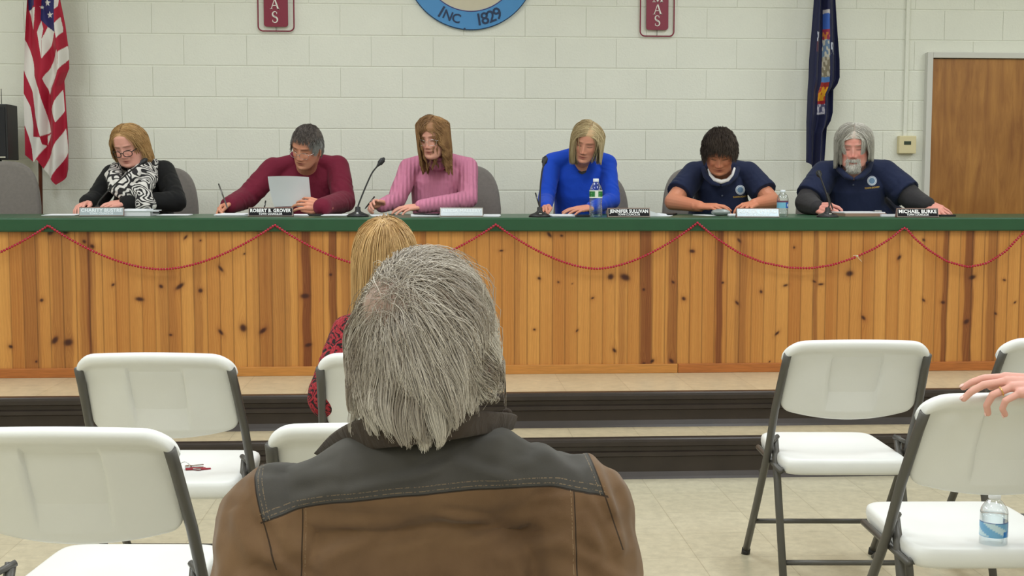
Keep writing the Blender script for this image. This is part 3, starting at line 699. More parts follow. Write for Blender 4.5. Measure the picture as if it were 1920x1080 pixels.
# --- clothing and bodies
def fabric(name, rgb, bump=.35, scale=9, rough=.85, sheen=.06, weave=500, var=.05, stretch=(1, 1, 1), vcol=False):
    m, nt, b = nodes(name); L = nt.links; b.inputs['Roughness'].default_value = rough; b.inputs['Sheen Weight'].default_value = sheen; b.inputs['Specular IOR Level'].default_value = .25
    tc = N(nt, 'ShaderNodeTexCoord'); mp = N(nt, 'ShaderNodeMapping'); mp.inputs['Scale'].default_value = stretch; L.new(tc.outputs['Object'], mp.inputs['Vector'])
    n1 = N(nt, 'ShaderNodeTexNoise', Scale=float(scale), Detail=3.0, Distortion=1.2); L.new(mp.outputs['Vector'], n1.inputs['Vector'])
    n2 = N(nt, 'ShaderNodeTexNoise', Scale=float(weave), Detail=1.0); L.new(tc.outputs['Object'], n2.inputs['Vector'])
    b1 = N(nt, 'ShaderNodeBump', Strength=bump, Distance=.02); L.new(n1.outputs['Fac'], b1.inputs['Height'])
    b2 = N(nt, 'ShaderNodeBump', Strength=.2, Distance=.001); L.new(n2.outputs['Fac'], b2.inputs['Height']); L.new(b1.outputs['Normal'], b2.inputs['Normal']); L.new(b2.outputs['Normal'], b.inputs['Normal'])
    if vcol:
        at = N(nt, 'ShaderNodeAttribute', attribute_name='Col'); L.new(at.outputs['Color'], b.inputs['Base Color'])
    else:
        mr = N(nt, 'ShaderNodeMapRange'); mr.inputs['To Min'].default_value = 1 - var; mr.inputs['To Max'].default_value = 1 + var; L.new(n1.outputs['Fac'], mr.inputs['Value'])
        mx = N(nt, 'ShaderNodeMix', data_type='RGBA', blend_type='MULTIPLY'); mx.inputs['Factor'].default_value = 1; mx.inputs[6].default_value = (*rgb, 1); L.new(mr.outputs['Result'], mx.inputs[7]); L.new(mx.outputs[2], b.inputs['Base Color'])
    return m
M['skin'] = mat('skin', (1, 1, 1), .5, vcol=True, sss=.12, spec=.35)
M['denim'] = fabric('dark_trousers', srgb(44, 48, 60))
def ring(c, ax, ay, hw, hd, n=28, e=2.4):
    an = 2 * np.pi * np.arange(n) / n; ca, sa = np.cos(an), np.sin(an); k = (np.abs(ca) ** e + np.abs(sa) ** e) ** (-1 / e)
    return np.array([c + ax * hw * a * q + ay * hd * b * q for a, b, q in zip(ca, sa, k)])
def torso_prims(mb, sl, sr, hip, neck, p, slim=1.0):
    """sl/sr: shoulder joints at camera-left / right"""
    mid = (sl + sr) / 2; ax = unit(sr - sl); half = np.linalg.norm(sr - sl) / 2
    upv = unit(mid - hip); ay = unit(np.cross(upv, ax)); ax2 = unit(ax - upv * np.dot(ax, upv))
    H = [(0, p.get('hipw', .19), .13), (.18, p.get('waist', .175), p.get('belly', .135)), (.45, p.get('waist', .175) * 1.0, p.get('belly', .135) * 1.0), (.7, half * .93 + .01, p.get('chest', .125)), (.9, half * .97, p.get('chest', .125) * .82), (1.03, half * .78, p.get('topd', .068)), (1.1, half * .42, p.get('topd', .068) * .85)]
    rings = [ring(hip + (mid - hip) * t_, ax2, ay, w_ * slim, d_ * slim) for t_, w_, d_ in H]
    mb.loft(rings)
    sh = p.get('shr', .062) * slim
    for s_ in (sl, sr):
        nb = mid + (s_ - mid) * .25 + upv * .045; mb.cap(nb, .05 * slim, s_ + upv * .0, sh, 16)
    return ay, upv
def arm_prims(mb, s_, e, w_, r, slim=1.0, end=1.0):
    mb.tube([s_, s_ * .5 + e * .5, e], [r[0] * slim, (r[0] * .53 + r[1] * .47) * slim, r[1] * slim], 16, round_ends=True)
    q = e + (w_ - e) * end; mb.tube([e, e * .6 + q * .4, q], [r[1] * slim, (r[1] * .55 + r[2] * .45) * slim, r[2] * slim], 16, round_ends=True)
def person(sp):
    """sp: dict in pixel+depth terms turned into world points by the caller"""
    root = empty('person', (*sp['hip'][:2], sp.get('floor', PZT)), 0, sp['label'], 'person')
    if 'group' in sp: root['group'] = sp['group']
    inv = tuple(-v for v in root.location)
    def put(o): o.location = inv; return o
    sl, sr, hip, hc, R = sp['sl'], sp['sr'], sp['hip'], sp['hc'], sp['R']; mid = (sl + sr) / 2; ax = unit(sr - sl)
    o = sp['head']; s = o.get('s', 1.0)
    nb = mid + unit(mid - hip) * .01; nt = hc + R @ np.array([0, sp.get('ny', .022), -.062]) * s
    # body: one skin surface
    mb = MB(); head_prims(mb, o, hc, R); nr = sp.get('neck', .054)
    mb.tube([nb - np.array([0, 0, .03]), nb * .5 + nt * .5, nt], [nr * 1.0, nr, nr * .98], 20, round_ends=True)
    if sp.get('jowl'): mb.ell(hc + R @ np.array([0, -.035, -.098]) * s, (.048, .04, .022), R)
    torso_prims(mb, sl, sr, hip, nb, sp, .62)
    skinr = sp.get('skinr', (.044, .038, .026)); tipz = []
    for k, e, w_, hd in (('l', sp['el'], sp['wl'], sp.get('hl')), ('r', sp['er'], sp['wr'], sp.get('hr'))):
        arm_prims(mb, sl if k == 'l' else sr, e, w_, skinr)
        if hd: tipz.append(hand_prims(mb, w_, **hd))
    for sx, sj in ((-1, 0), (1, 1)):
        hj = hip + ax * sx * .09; kd = sp.get('lap', np.array([0, -1.0, 0])); kn = hj + kd * .42 + np.array([0, 0, -.02]) + ax * sx * .04; an = kn + np.array([0, 0, -(kn[2] - sp.get('floor', PZT) - .08)]) + kd * .02
        mb.tube([hj, kn], [.075, .052], 14, round_ends=True); mb.tube([kn, an], [.052, .036], 14, round_ends=True)
    me = bake(mb, sp.get('vox', .0028), 3, 'body'); v = verts(me); C = face_colour(v, o, hc, R, sp['skin'])
    hand = np.zeros(len(v))
    for wp in (sp['wl'], sp['wr']):
        hand = np.maximum(hand, 1 / (1 + np.exp((np.linalg.norm(v - wp, axis=1) - .12) / .02)))
    hs = np.array(sp.get('handskin', np.array(sp['skin']) * [1.02, .88, .84])); C = C * (1 - .6 * hand[:, None]) + hs * .6 * hand[:, None]
    set_col(me, C); put(link('body', me, root, M['skin']))
    # garment
    mb = MB(); torso_prims(mb, sl, sr, hip, nb, sp, 1.0); gr = sp.get('slv', (.062, .052, .038))
    for k, e, w_ in (('l', sp['el'], sp['wl']), ('r', sp['er'], sp['wr'])):
        q = sp.get('slend', .93); s0 = sl if k == 'l' else sr
        if sp.get('short'):
            e2 = s0 + (e - s0) * sp['short']; mb.tube([s0, e2], [gr[0], gr[1] * 1.12], 18, round_ends=False)
            mb.ell(s0, (gr[0],) * 3)
        else: arm_prims(mb, s0, e, w_, gr, 1.0, q)
    for f in sp.get('extra', []): f(mb)
    me = bake(mb, sp.get('gvox', .005), sp.get('gsm', 14), 'garment')
    v = verts(me); nn = normals(me)
    # soft folds: ridges that run across the sleeves and down the chest
    el = [sp['el'], sp['er']]; amp = sp.get('fold', .0015)
    f = np.zeros(len(v))
    for e in el:
        dd = np.linalg.norm(v - e, axis=1); f += np.sin(dd * 60 + 4 * np.sin(v[:, 0] * 33 + v[:, 2] * 21 + 1.3) + 2 * np.sin(v[:, 1] * 41 + v[:, 2] * 30)) * np.exp(-((dd - .09) / .10) ** 2)
    f += .5 * np.sin(v[:, 0] * 38 + 5 * np.sin(v[:, 2] * 9 + v[:, 0] * 6)) * np.exp(-np.clip(mid[2] - v[:, 2] - .02, 0, 9) * 3)
    # open the neckline a little so the neck shows
    set_verts(me, v + nn * (amp * f)[:, None])
    if sp.get('creases'):
        v = verts(me); nn = normals(me); f = np.zeros(len(v)); Q = v[:, [0, 2]]
        for a, b, w_, am in sp['creases']:
            a = np.array(a); b = np.array(b); t_ = np.clip(((Q - a) @ (b - a)) / ((b - a) @ (b - a)), 0, 1); dd = np.linalg.norm(Q - (a + t_[:, None] * (b - a)), axis=1); sd = ((Q - a) @ np.array([-(b - a)[1], (b - a)[0]])) / np.linalg.norm(b - a)
            f += am * np.sin(np.pi * t_) ** .5 * (np.exp(-(dd / w_) ** 2) - .6 * np.exp(-((dd - 1.6 * w_) / w_) ** 2) * (sd > 0))
        set_verts(me, v + nn * f[:, None])
    if sp.get('gcol') is not None: set_col(me, sp['gcol'](verts(me), normals(me)))
    put(link(sp.get('gname', 'sweater'), me, root, sp['gmat']))
    # trousers
    mb = MB()
    for sx in (-1, 1):
        hj = hip + ax * sx * .09; kd = sp.get('lap', np.array([0, -1.0, 0])); kn = hj + kd * .42 + np.array([0, 0, -.02]) + ax * sx * .04; an = kn + np.array([0, 0, -(kn[2] - sp.get('floor', PZT) - .09)]) + kd * .02
        mb.tube([hj, kn], [.088, .064], 14, round_ends=True); mb.tube([kn, an], [.064, .052], 14, round_ends=True)
    put(link('trousers', bake(mb, .008, 3, 'trousers'), root, M['denim']))
    mb = MB()
    for sx in (-1, 1):
        hj = hip + ax * sx * .09; kd = sp.get('lap', np.array([0, -1.0, 0])); kn = hj + kd * .42 + np.array([0, 0, -.02]) + ax * sx * .04; an = kn + kd * .02; an[2] = sp.get('floor', PZT) + .045
        fd = sp.get('foot', kd); mb2 = MB().tube([an + fd * -.04, an + fd * .06, an + fd * .15], [.045, .045, .032], 14, round_ends=True); put(mb2.obj('shoe', M['black'], root))
    return root, put, tipz
def glasses(root, put, hc, R, s, material, rim=.0013, lens=(.024, .017), drop=0.0, full=True, yy=-.104):
    mb = MB()
    T = lambda p: hc + R @ (np.array(p) * s)
    for sx in (-1, 1):
        an = np.linspace(0, 2 * math.pi, 29); cx = sx * .032
        pts = [T((cx + lens[0] * math.copysign(abs(math.cos(a)) ** .75, math.cos(a)), yy + .010 * (abs(cx + lens[0] * math.cos(a)) / .05) ** 2, -.004 - drop + lens[1] * math.copysign(abs(math.sin(a)) ** .8, math.sin(a)))) for a in an]
        mb.tube(pts, rim, 6, caps=False)
        mb.tube([T((sx * .056, yy + .011, 0.004 - drop)), T((sx * .07, yy + .03, .004 - drop * .6)), T((sx * .079, .0, .002))], rim * 1.2, 6)
    mb.tube([T((-.009, yy - .001, 0 - drop)), T((0, yy - .004, .003 - drop)), T((.009, yy - .001, 0 - drop))], rim * 1.2, 6)
    return put(mb.obj('glasses', material, root))
GREY = lambda g_: (g_, g_, g_)
SH = 1.0
# ================================================================ the six councillors behind the counter
def al(px): return math.degrees(math.atan((px - 960) / F)) + 3.5
def HR(px, yaw, pitch, roll): return head_rot(yaw + al(px), pitch, roll)
W_ = lambda x, y, D: PD(x, y, D)
def hipof(x, D, z=PZT + .56): 
    p = PD(x, 380, D); return np.array([p[0], p[1], z])
SK = srgb(222, 166, 142)
def part_comb(xp, back=.15, out=1.0, rise=0.0):
    def f(q, g):
        sx = np.sign(q[:, 0] - xp); return np.stack([sx * out, np.full(len(q), back), np.full(len(q), rise)], 1)
    return f
def polo_collar(root, put, neckc, ax, material, wide=.075, drop=.05, zup=.02, open_=.03):
    """two soft collar leaves meeting under the throat"""
    for sx in (-1, 1):
        an = np.linspace(0.15, math.pi * .98, 16); rows = []
        for k, (rr, dz) in enumerate([(.058, zup), (.064, zup + .004), (.078, zup - .022), (.088, -.018)]):
            rows.append([neckc + ax * sx * (rr * math.sin(a) * wide / .075) + np.array([0, -1, 0]) * (-rr * .85 * math.cos(a) * -1) * 1.0 + np.array([0, 0, dz - drop * (a < .9) * (.9 - a)]) for a in an])
        P = np.array(rows); mb = MB(); mb.grid(P); mb.grid(P + np.array([0, .002, -.003]))
        put(mb.obj('collar', material, root))

# ---- 1: woman in black cardigan and zebra scarf
hc = W_(243, 272, 7.12); R = HR(243, 30, 22, -4)
sp = dict(label='seated woman with blonde hair, dark glasses, black cardigan and zebra-striped scarf', sl=W_(212, 330, 7.32), sr=W_(307, 322, 7.42), hip=hipof(265, 7.5), hc=hc, R=R, skin=srgb(226, 168, 152),
          head=dict(s=1.0, fat=1.0, w=1.03, jaw=1.1, ruddy=.5, brow=srgb(150, 110, 90), scalp=srgb(190, 150, 100), hl=[(0, .083), (.03, .08), (.05, .062), (.066, .03), (.08, -.02)]),
          el=W_(180, 376, 7.18), er=W_(330, 378, 7.2), wl=W_(163, 379, 7.05), wr=W_(238, 379, 6.98), waist=.20, hipw=.21, belly=.16, chest=.145, slv=(.07, .062, .044), slend=1.0,
          hl=dict(d=(-.2, -.9, -.25), nrm=(-.35, -.2, .9), side=-1, curl=(.55, .5, .55, .6), s=.92), hr=dict(d=(-.95, -.3, -.15), nrm=(.1, -.3, .95), side=1, curl=(.4, .4, .45, .5), s=.92),
          gmat=fabric('black_knit', srgb(24, 24, 25), bump=.3), gname='cardigan')
root, put, _ = person(sp)
hl1 = sp['head']
def cutz(z, j=.02): return lambda W, P, g: (W[..., 2] < z + j * 1.6 * (hsh(P) - .5) + j * .5 * g.normal(size=(W.shape[0], 1)))
def women_hair(sp, root, put, n, seed, xp, z, cA, cB, hairmat=HAIRMAT, **kw):
    args = dict(comb=part_comb(xp, kw.pop('back', .2)), cut=kw.pop('cut', cutz(z)), off=(.004, .022), clumps=110, clump=.55, steps=78, face=.052, r=.0012); args.update(kw); rr_ = args.pop('r')
    S_, q, cid, g = grow(sp['head'], sp['hc'], sp['R'], n, seed, **args)
    put(strands_mesh(S_, rr_, rr_ * .55, tone(cid, g, cA, cB, n), root, 'hair', hairmat))
women_hair(sp, root, put, 5200, 1, .0, float(W_(250, 302, 7.12)[2]), srgb(146, 108, 64), srgb(204, 166, 114), curl=.10, steps=52)
glasses(root, put, hc, R, 1.0, M['blackm'], rim=.0022, drop=.012)
neck = sp['sl'] * .5 + sp['sr'] * .5
def zebra():
    m, nt, b = nodes('zebra_print'); L = nt.links; tc = N(nt, 'ShaderNodeTexCoord')
    n1 = N(nt, 'ShaderNodeTexNoise', Scale=9.0, Detail=1.0, Distortion=.4); L.new(tc.outputs['Object'], n1.inputs['Vector'])
    mu = N(nt, 'ShaderNodeMath', operation='MULTIPLY'); mu.inputs[1].default_value = 75; L.new(n1.outputs['Fac'], mu.inputs[0])
    si = N(nt, 'ShaderNodeMath', operation='SINE'); L.new(mu.outputs[0], si.inputs[0])
    cr = N(nt, 'ShaderNodeValToRGB'); e = cr.color_ramp.elements; e[0].position = .42; e[1].position = .58; e[0].color = (*srgb(32, 30, 32), 1); e[1].color = (*srgb(214, 210, 204), 1)
    mr = N(nt, 'ShaderNodeMapRange'); mr.inputs['From Min'].default_value = -1; L.new(si.outputs[0], mr.inputs['Value']); L.new(mr.outputs[0], cr.inputs['Fac']); L.new(cr.outputs['Color'], b.inputs['Base Color']); b.inputs['Roughness'].default_value = .85
    return m
mb = MB()
pw = lambda pts, r: mb.tube([W_(*p) for p in pts], r, 14, round_ends=True)
pw([(218, 318, 7.16), (212, 330, 7.1), (220, 350, 7.03), (238, 362, 7.0), (258, 358, 7.02)], [.035, .045, .05, .05, .045])
pw([(280, 306, 7.2), (268, 322, 7.12), (248, 340, 7.04), (228, 352, 7.02)], [.038, .05, .056, .045])
pw([(284, 310, 7.22), (278, 335, 7.12), (266, 356, 7.03)], [.035, .05, .05])
pw([(219, 316, 7.18), (240, 322, 7.24), (262, 318, 7.26), (284, 306, 7.24)], [.034, .03, .03, .034])
pw([(264, 354, 7.02), (270, 372, 7.0), (274, 386, 6.98)], [.04, .048, .052])
me = bake(mb, .004, 3, 'scarf'); v = verts(me); nn = normals(me); u = v[:, 0] + v[:, 2] * .8
set_verts(me, v + nn * (.006 * np.abs(np.sin(u * 62 + 2 * np.sin(v[:, 2] * 30))))[:, None])
put(link('scarf', me, root, zebra()))

# ---- 2: man in burgundy sweater
hc = W_(576, 275, 7.08); R = HR(577, 26, 29, 12)
sp = dict(label='seated man with short greying hair in a burgundy sweater, holding up a sheet', sl=W_(513, 318, 7.3), sr=W_(632, 314, 7.36), hip=hipof(580, 7.5), hc=hc, R=R, skin=srgb(214, 152, 124),
          head=dict(s=1.03, w=.98, ruddy=.45, brow=srgb(70, 52, 42), scalp=srgb(84, 76, 70), hl=[(0, .070), (.02, .078), (.04, .074), (.055, .055), (.066, .02), (.08, -.02)]), neck=.06,
          el=W_(462, 371, 7.2), er=W_(645, 378, 7.2), wl=W_(432, 384, 7.0), wr=W_(607, 387, 6.84), waist=.20, hipw=.2, belly=.15, chest=.14, slv=(.074, .066, .050), slend=1.08,
          hl=dict(d=(-.55, -.7, -.3), nrm=(-.8, .1, .6), side=-1, curl=(1.0, 1.05, 1.1, 1.1), s=.98, thumb=(.5, .6)), hr=dict(d=(-.9, -.05, .18), nrm=(.1, -.85, .5), side=-1, curl=(.45, .5, .6, .65), s=.98, thumb=(.4, .2)),
          gmat=fabric('burgundy_knit', srgb(112, 28, 50), bump=.35), gname='sweater')
root, put, _ = person(sp); H2 = sp
def comb2(q, g): return np.stack([q[:, 0] * 6 + .1, np.where(q[:, 1] < .03, -.7, .3), np.full(len(q), .0)], 1)
def short_hair(sp, root, put, n, seed, comb, cols, ml=(5, 8), off=(.002, .011), grav=.05, jitter=.25, r=.0011, **kw):
    S_, q, cid, g = grow(sp['head'], sp['hc'], sp['R'], n, seed, comb, None, off=off, grav=grav, jitter=jitter, face=0, clump=.35, maxlen=lambda q, g: ml[0] + (ml[1] - ml[0]) * g.random(len(q)), steps=20, K=7, **{**dict(lramp=5.0), **kw})
    put(strands_mesh(S_, r, r * .6, cols(q, cid, g), root, 'hair', SOFTHAIR)); return q
def col2(q, cid, g):
    side = .85 / (1 + np.exp(-(np.abs(q[:, 0]) - .062 + .1 * (q[:, 2] - .02)) / .007)) / (1 + np.exp((q[:, 2] - .06) / .012)); a = tone(cid, g, srgb(52, 44, 40), srgb(118, 110, 104), len(q), .3); b = tone(cid, g, srgb(120, 122, 118), srgb(172, 174, 168), len(q)); return a * (1 - side[:, None]) + b * side[:, None]
short_hair(sp, root, put, 4200, 2, comb2, col2)
glasses(root, put, hc, R, 1.03, M['chrome'], rim=.001, drop=.006)
mb = MB(); nkc = sp['sl'] * .5 + sp['sr'] * .5 + np.array([0, -.012, .078])
mb.tube([nkc + np.array([.07 * math.sin(a), -.066 * math.cos(a), -.016 * math.cos(a)]) for a in np.linspace(0, 2 * math.pi, 33)], .019, 12, caps=False); put(mb.obj('neckband', sp['gmat'], root))

# ---- 3: woman in pink turtleneck
hc = W_(813, 258, 7.12); R = HR(813, 24, 14, 0)
sp = dict(label='seated woman with long light brown hair and thin glasses in a pink ribbed turtleneck sweater', sl=W_(768, 316, 7.3), sr=W_(876, 314, 7.36), hip=hipof(830, 7.5), hc=hc, R=R, skin=srgb(224, 166, 146),
          head=dict(s=1.0, fat=.5, ruddy=.35, brow=srgb(130, 92, 66), scalp=srgb(150, 108, 74), hl=[(0, .056), (.03, .050), (.05, .040), (.066, .03), (.08, -.02)]), neck=.05,
          el=W_(743, 376, 7.2), er=W_(878, 374, 7.2), wl=W_(716, 386, 7.0), wr=W_(790, 387, 6.96), waist=.165, hipw=.19, belly=.13, chest=.135, slv=(.064, .054, .040), slend=1.0,
          hl=dict(d=(-.55, -.75, .15), nrm=(-.6, .1, .75), side=-1, curl=(.55, .8, .95, 1.05), s=.9, thumb=(.7, .2)), hr=dict(d=(-.93, -.3, -.1), nrm=(.1, -.25, .95), side=1, curl=(.3, .3, .35, .4), s=.9),
          gmat=None, gname='sweater')
def ribs():
    m = fabric('pink_rib_knit', srgb(204, 128, 156), bump=.3); nt = m.node_tree; L = nt.links; b = nt.nodes['Principled BSDF']
    tc = N(nt, 'ShaderNodeTexCoord'); wv = N(nt, 'ShaderNodeTexWave', Scale=14.0, Distortion=1.0); wv.bands_direction = 'X'; wv.inputs['Detail Scale'].default_value = .6; L.new(tc.outputs['Object'], wv.inputs['Vector'])
    bp = N(nt, 'ShaderNodeBump', Strength=.4, Distance=.012); L.new(wv.outputs['Fac'], bp.inputs['Height']); old = b.inputs['Normal'].links[0].from_socket; L.new(old, bp.inputs['Normal']); L.new(bp.outputs['Normal'], b.inputs['Normal']); return m
sp['gmat'] = ribs(); root, put, _ = person(sp)
women_hair(sp, root, put, 5600, 3, .014, float(W_(815, 334, 7.12)[2]), srgb(104, 70, 44), srgb(182, 142, 96), lim=1.2, curl=.3, cut=cutz(float(W_(815, 325, 7.12)[2]), .05), back=-.3, clump=.8, clumps=60, off=(.004, .028), repel=None)
glasses(root, put, hc, R, 1.0, M['chrome'], rim=.0009, drop=.004)
mb = MB(); nkc = hc + R @ np.array([0, .02, -.125]); nkb = sp['sl'] * .5 + sp['sr'] * .5 + np.array([0, 0, .035])
mb.tube([nkb + np.array([0, 0, -.02]), nkb, nkb * .5 + nkc * .5, nkc], [.082, .07, .063, .062], 24); mb.tube([nkc * .75 + nkb * .25 + np.array([.064 * math.sin(a), -.064 * math.cos(a), 0]) for a in np.linspace(0, 2 * math.pi, 33)], .011, 10, caps=False); put(mb.obj('turtleneck', sp['gmat'], root))

# ---- 4: woman in bright blue
hc = W_(1101, 266, 7.1); R = HR(1101, 8, 24, 12)
sp = dict(label='seated woman with straight blonde bob in a bright blue long-sleeved top, head tilted, writing', sl=W_(1036, 306, 7.3), sr=W_(1138, 308, 7.34), hip=hipof(1090, 7.5), hc=hc, R=R, skin=srgb(214, 152, 128),
          head=dict(s=.98, w=.96, jaw=.95, ruddy=.4, brow=srgb(140, 104, 76), scalp=srgb(196, 164, 124), hl=[(0, .066), (.03, .062), (.05, .046), (.066, .03), (.08, -.02)]), neck=.048,
          el=W_(1024, 374, 7.2), er=W_(1148, 376, 7.2), wl=W_(1024, 388, 7.02), wr=W_(1108, 389, 6.98), waist=.15, hipw=.18, belly=.12, chest=.125, slv=(.056, .048, .036), slend=.96,
          hl=dict(d=(-.35, -.85, -.2), nrm=(-.5, -.1, .85), side=-1, curl=(.9, .95, 1.05, 1.1), s=.88, thumb=(.5, .5)), hr=dict(d=(-.9, -.35, -.12), nrm=(.1, -.25, .95), side=1, curl=(.22, .22, .25, .3), s=.9),
          gmat=fabric('blue_jersey', srgb(22, 70, 190), bump=.25, sheen=.1), gname='top')
root, put, _ = person(sp)
women_hair(sp, root, put, 5600, 4, .016, 0, srgb(158, 134, 96), srgb(222, 204, 162), curl=.0, cut=cutz(float(W_(1100, 306, 7.1)[2]), .008), back=.05, clump=.35, off=(.004, .024), face=.05)
nb = sp['sl'] * .5 + sp['sr'] * .5
P4 = (root, put)
# ---- 5: man in navy polo over white T-shirt
NAVY = fabric('navy_pique', srgb(30, 38, 66), bump=.3)
hc = W_(1349, 284, 7.06); R = HR(1349, 0, 34, 0)
sp = dict(label='seated dark-haired man in a short-sleeved navy polo over a white undershirt', sl=W_(1302, 326, 7.3), sr=W_(1402, 326, 7.3), hip=hipof(1352, 7.5), hc=hc, R=R, skin=srgb(206, 138, 108),
          head=dict(s=1.04, w=1.04, ruddy=.5, fat=.4, brow=srgb(70, 48, 36), scalp=srgb(62, 50, 42), hl=[(0, .056), (.03, .056), (.05, .05), (.066, .03), (.08, -.02)]), neck=.062,
          el=W_(1262, 378, 7.16), er=W_(1446, 377, 7.16), wl=W_(1312, 387, 6.98), wr=W_(1414, 383, 6.98), waist=.2, hipw=.2, belly=.16, chest=.16, shr=.07, slv=(.074, .072, .05), short=.72, skinr=(.056, .05, .031),
          hl=dict(d=(.75, -.45, .0), nrm=(-.1, -.2, .95), side=-1, curl=(.35, .45, .65, .7), s=.98, thumb=(.4, .2)), hr=dict(d=(-.6, -.65, -.1), nrm=(.15, -.2, .95), side=1, curl=(.6, .65, .7, .7), s=.95),
          gmat=NAVY, gname='polo_shirt')
root, put, _ = person(sp); P5 = (root, put)
def comb5(q, g): return np.stack([q[:, 0] * 8, np.full(len(q), -.8), np.zeros(len(q))], 1)
short_hair(sp, root, put, 5200, 5, comb5, lambda q, cid, g: tone(cid, g, srgb(44, 36, 32), srgb(86, 74, 64), len(q), .4), ml=(7, 11), off=(.004, .024), grav=.06, jitter=.42, lramp=6.0)
WT = fabric('white_tee', srgb(232, 230, 228), bump=.1)
def crescent(root, put, pts, r, material, name):
    return put(MB().tube([W_(*p) for p in pts], r, 12, round_ends=True).obj(name, material, root))
crescent(root, put, [(1329, 318, 7.2), (1332, 328, 7.14), (1340, 337, 7.1), (1352, 341, 7.08), (1364, 338, 7.1), (1373, 328, 7.14), (1377, 316, 7.2)], [.007, .008, .011, .013, .011, .008, .007], WT, 'undershirt')
# ---- 6: man with long grey-white hair
hc = W_(1601, 274, 7.1); R = HR(1601, 2, 14, 0)
sp6 = dict(label='seated man with long grey-white hair and white goatee in a navy polo', sl=W_(1546, 328, 7.3), sr=W_(1658, 326, 7.3), hip=hipof(1604, 7.5), hc=hc, R=R, skin=srgb(224, 160, 146),
          head=dict(s=1.05, w=1.03, jaw=1.08, fat=.7, ruddy=.9, brow=srgb(178, 158, 144), scalp=srgb(186, 172, 160), hl=[(0, .060), (.03, .058), (.05, .048), (.066, .03), (.08, -.02)]), neck=.066,
          el=W_(1512, 380, 7.2), er=W_(1712, 374, 7.16), wl=W_(1532, 389, 6.96), wr=W_(1738, 383, 6.98), waist=.31, hipw=.27, belly=.20, chest=.19, shr=.085, slv=(.084, .08, .06), short=.80, skinr=(.05, .046, .032),
          hl=dict(d=(.35, -.75, -.1), nrm=(-.75, -.2, .6), side=-1, curl=(.9, 1.0, 1.1, 1.1), s=1.0, thumb=(.5, .5)), hr=dict(d=(.55, -.6, -.35), nrm=(-.3, -.35, .85), side=1, curl=(.35, .35, .38, .4), s=1.0),
          gmat=NAVY, gname='polo_shirt')
root, put, _ = person(sp6); P6 = (root, put)
women_hair(sp6, root, put, 5200, 6, .004, 0, srgb(142, 136, 124), srgb(214, 210, 200), curl=.06, cut=lambda W, P, g: (W[..., 2] < float(W_(1600, 300, 7.1)[2]) - .045 * (W[..., 0] < W_(1578, 300, 7.1)[0]) + .03 * (hsh(P) - .5) + .008 * g.normal(size=(len(W), 1))), back=-.3, clump=.7, clumps=70, off=(.004, .032), face=.046)
def beard(sp, root, put):
    g = np.random.default_rng(4); n = 1900; ii = []
    Pm = head_surface(sp['head']).reshape(-1, 3); x, y, z = Pm.T; ax_ = np.abs(x)
    go = (ax_ < .030) & (z < -.078) & (z > -.115) & (y < -.04); mu = (ax_ < .036) & (z < -.051) & (z > -.063 - .012 * (ax_ > .02)) & (y < -.05); sd = (ax_ > .022) & (ax_ < .034) & (z < -.06) & (z > -.085) & (y < -.05)
    idx = np.where(go | mu | sd)[0]; idx = g.choice(idx, n); q = Pm[idx] + g.normal(size=(n, 3)) * .0015
    d = np.stack([q[:, 0] * 8, -np.full(n, .35), -np.full(n, 1.0)], 1) + g.normal(size=(n, 3)) * .15; d /= np.linalg.norm(d, axis=1, keepdims=True)
    L = np.where(q[:, 2] > -.066, .012, .022) * (.7 + .6 * g.random(n)); t_ = np.linspace(0, 1, 5)[None, :, None]
    P_ = q[:, None, :] + d[:, None, :] * L[:, None, None] * t_ + np.array([0, .3, 0]) * (t_ * L[:, None, None]) ** 1 * t_
    Wd = sp['hc'] + (P_ * sp['head']['s']) @ sp['R'].T
    put(strands_mesh(Wd, .0014, .0008, (lambda k_: np.array(srgb(190, 184, 174)) * (1 - k_) + np.array(srgb(236, 232, 224)) * k_)(g.random((n, 1))), root, 'beard', HAIRMAT))
beard(sp6, root, put)
DK = fabric('dark_grey_knit', srgb(52, 50, 52), bump=.3)
for e, w_, s0 in ((sp6['el'], sp6['wl'], sp6['sl']), (sp6['er'], sp6['wr'], sp6['sr'])):
    mb = MB(); a = s0 + (e - s0) * .72; mb.tube([a, e], [.07, .066], 18, round_ends=True); mb.tube([e, w_], [.066, .042], 18, round_ends=True); mb.tube([w_ * .8 + e * .2, w_ + (w_ - e) * .08], [.046, .042], 18)
    put(link('undersleeve', bake(mb, .005, 6, 'undersleeve'), root, DK))
def polo_details(rp, sp, cx, cy, Dn, seal, word, D0):
    root, put = rp
    for sx, pts in ((-1, [(cx - 34, cy - 26, Dn + .1), (cx - 27, cy - 8, Dn + .01), (cx - 14, cy + 5, Dn - .05), (cx - 4, cy + 9, Dn - .07)]), (1, [(cx + 34, cy - 26, Dn + .1), (cx + 27, cy - 8, Dn + .01), (cx + 14, cy + 5, Dn - .05), (cx + 4, cy + 9, Dn - .07)])):
        put(MB().tube([W_(*p) for p in pts], [.014, .018, .018, .011], 12, round_ends=True).obj('collar', NAVY, root))
polo_details(P5, sp, 1351, 338, 7.16, None, None, 0)
polo_details(P6, sp6, 1601, 326, 7.12, None, None, 0)
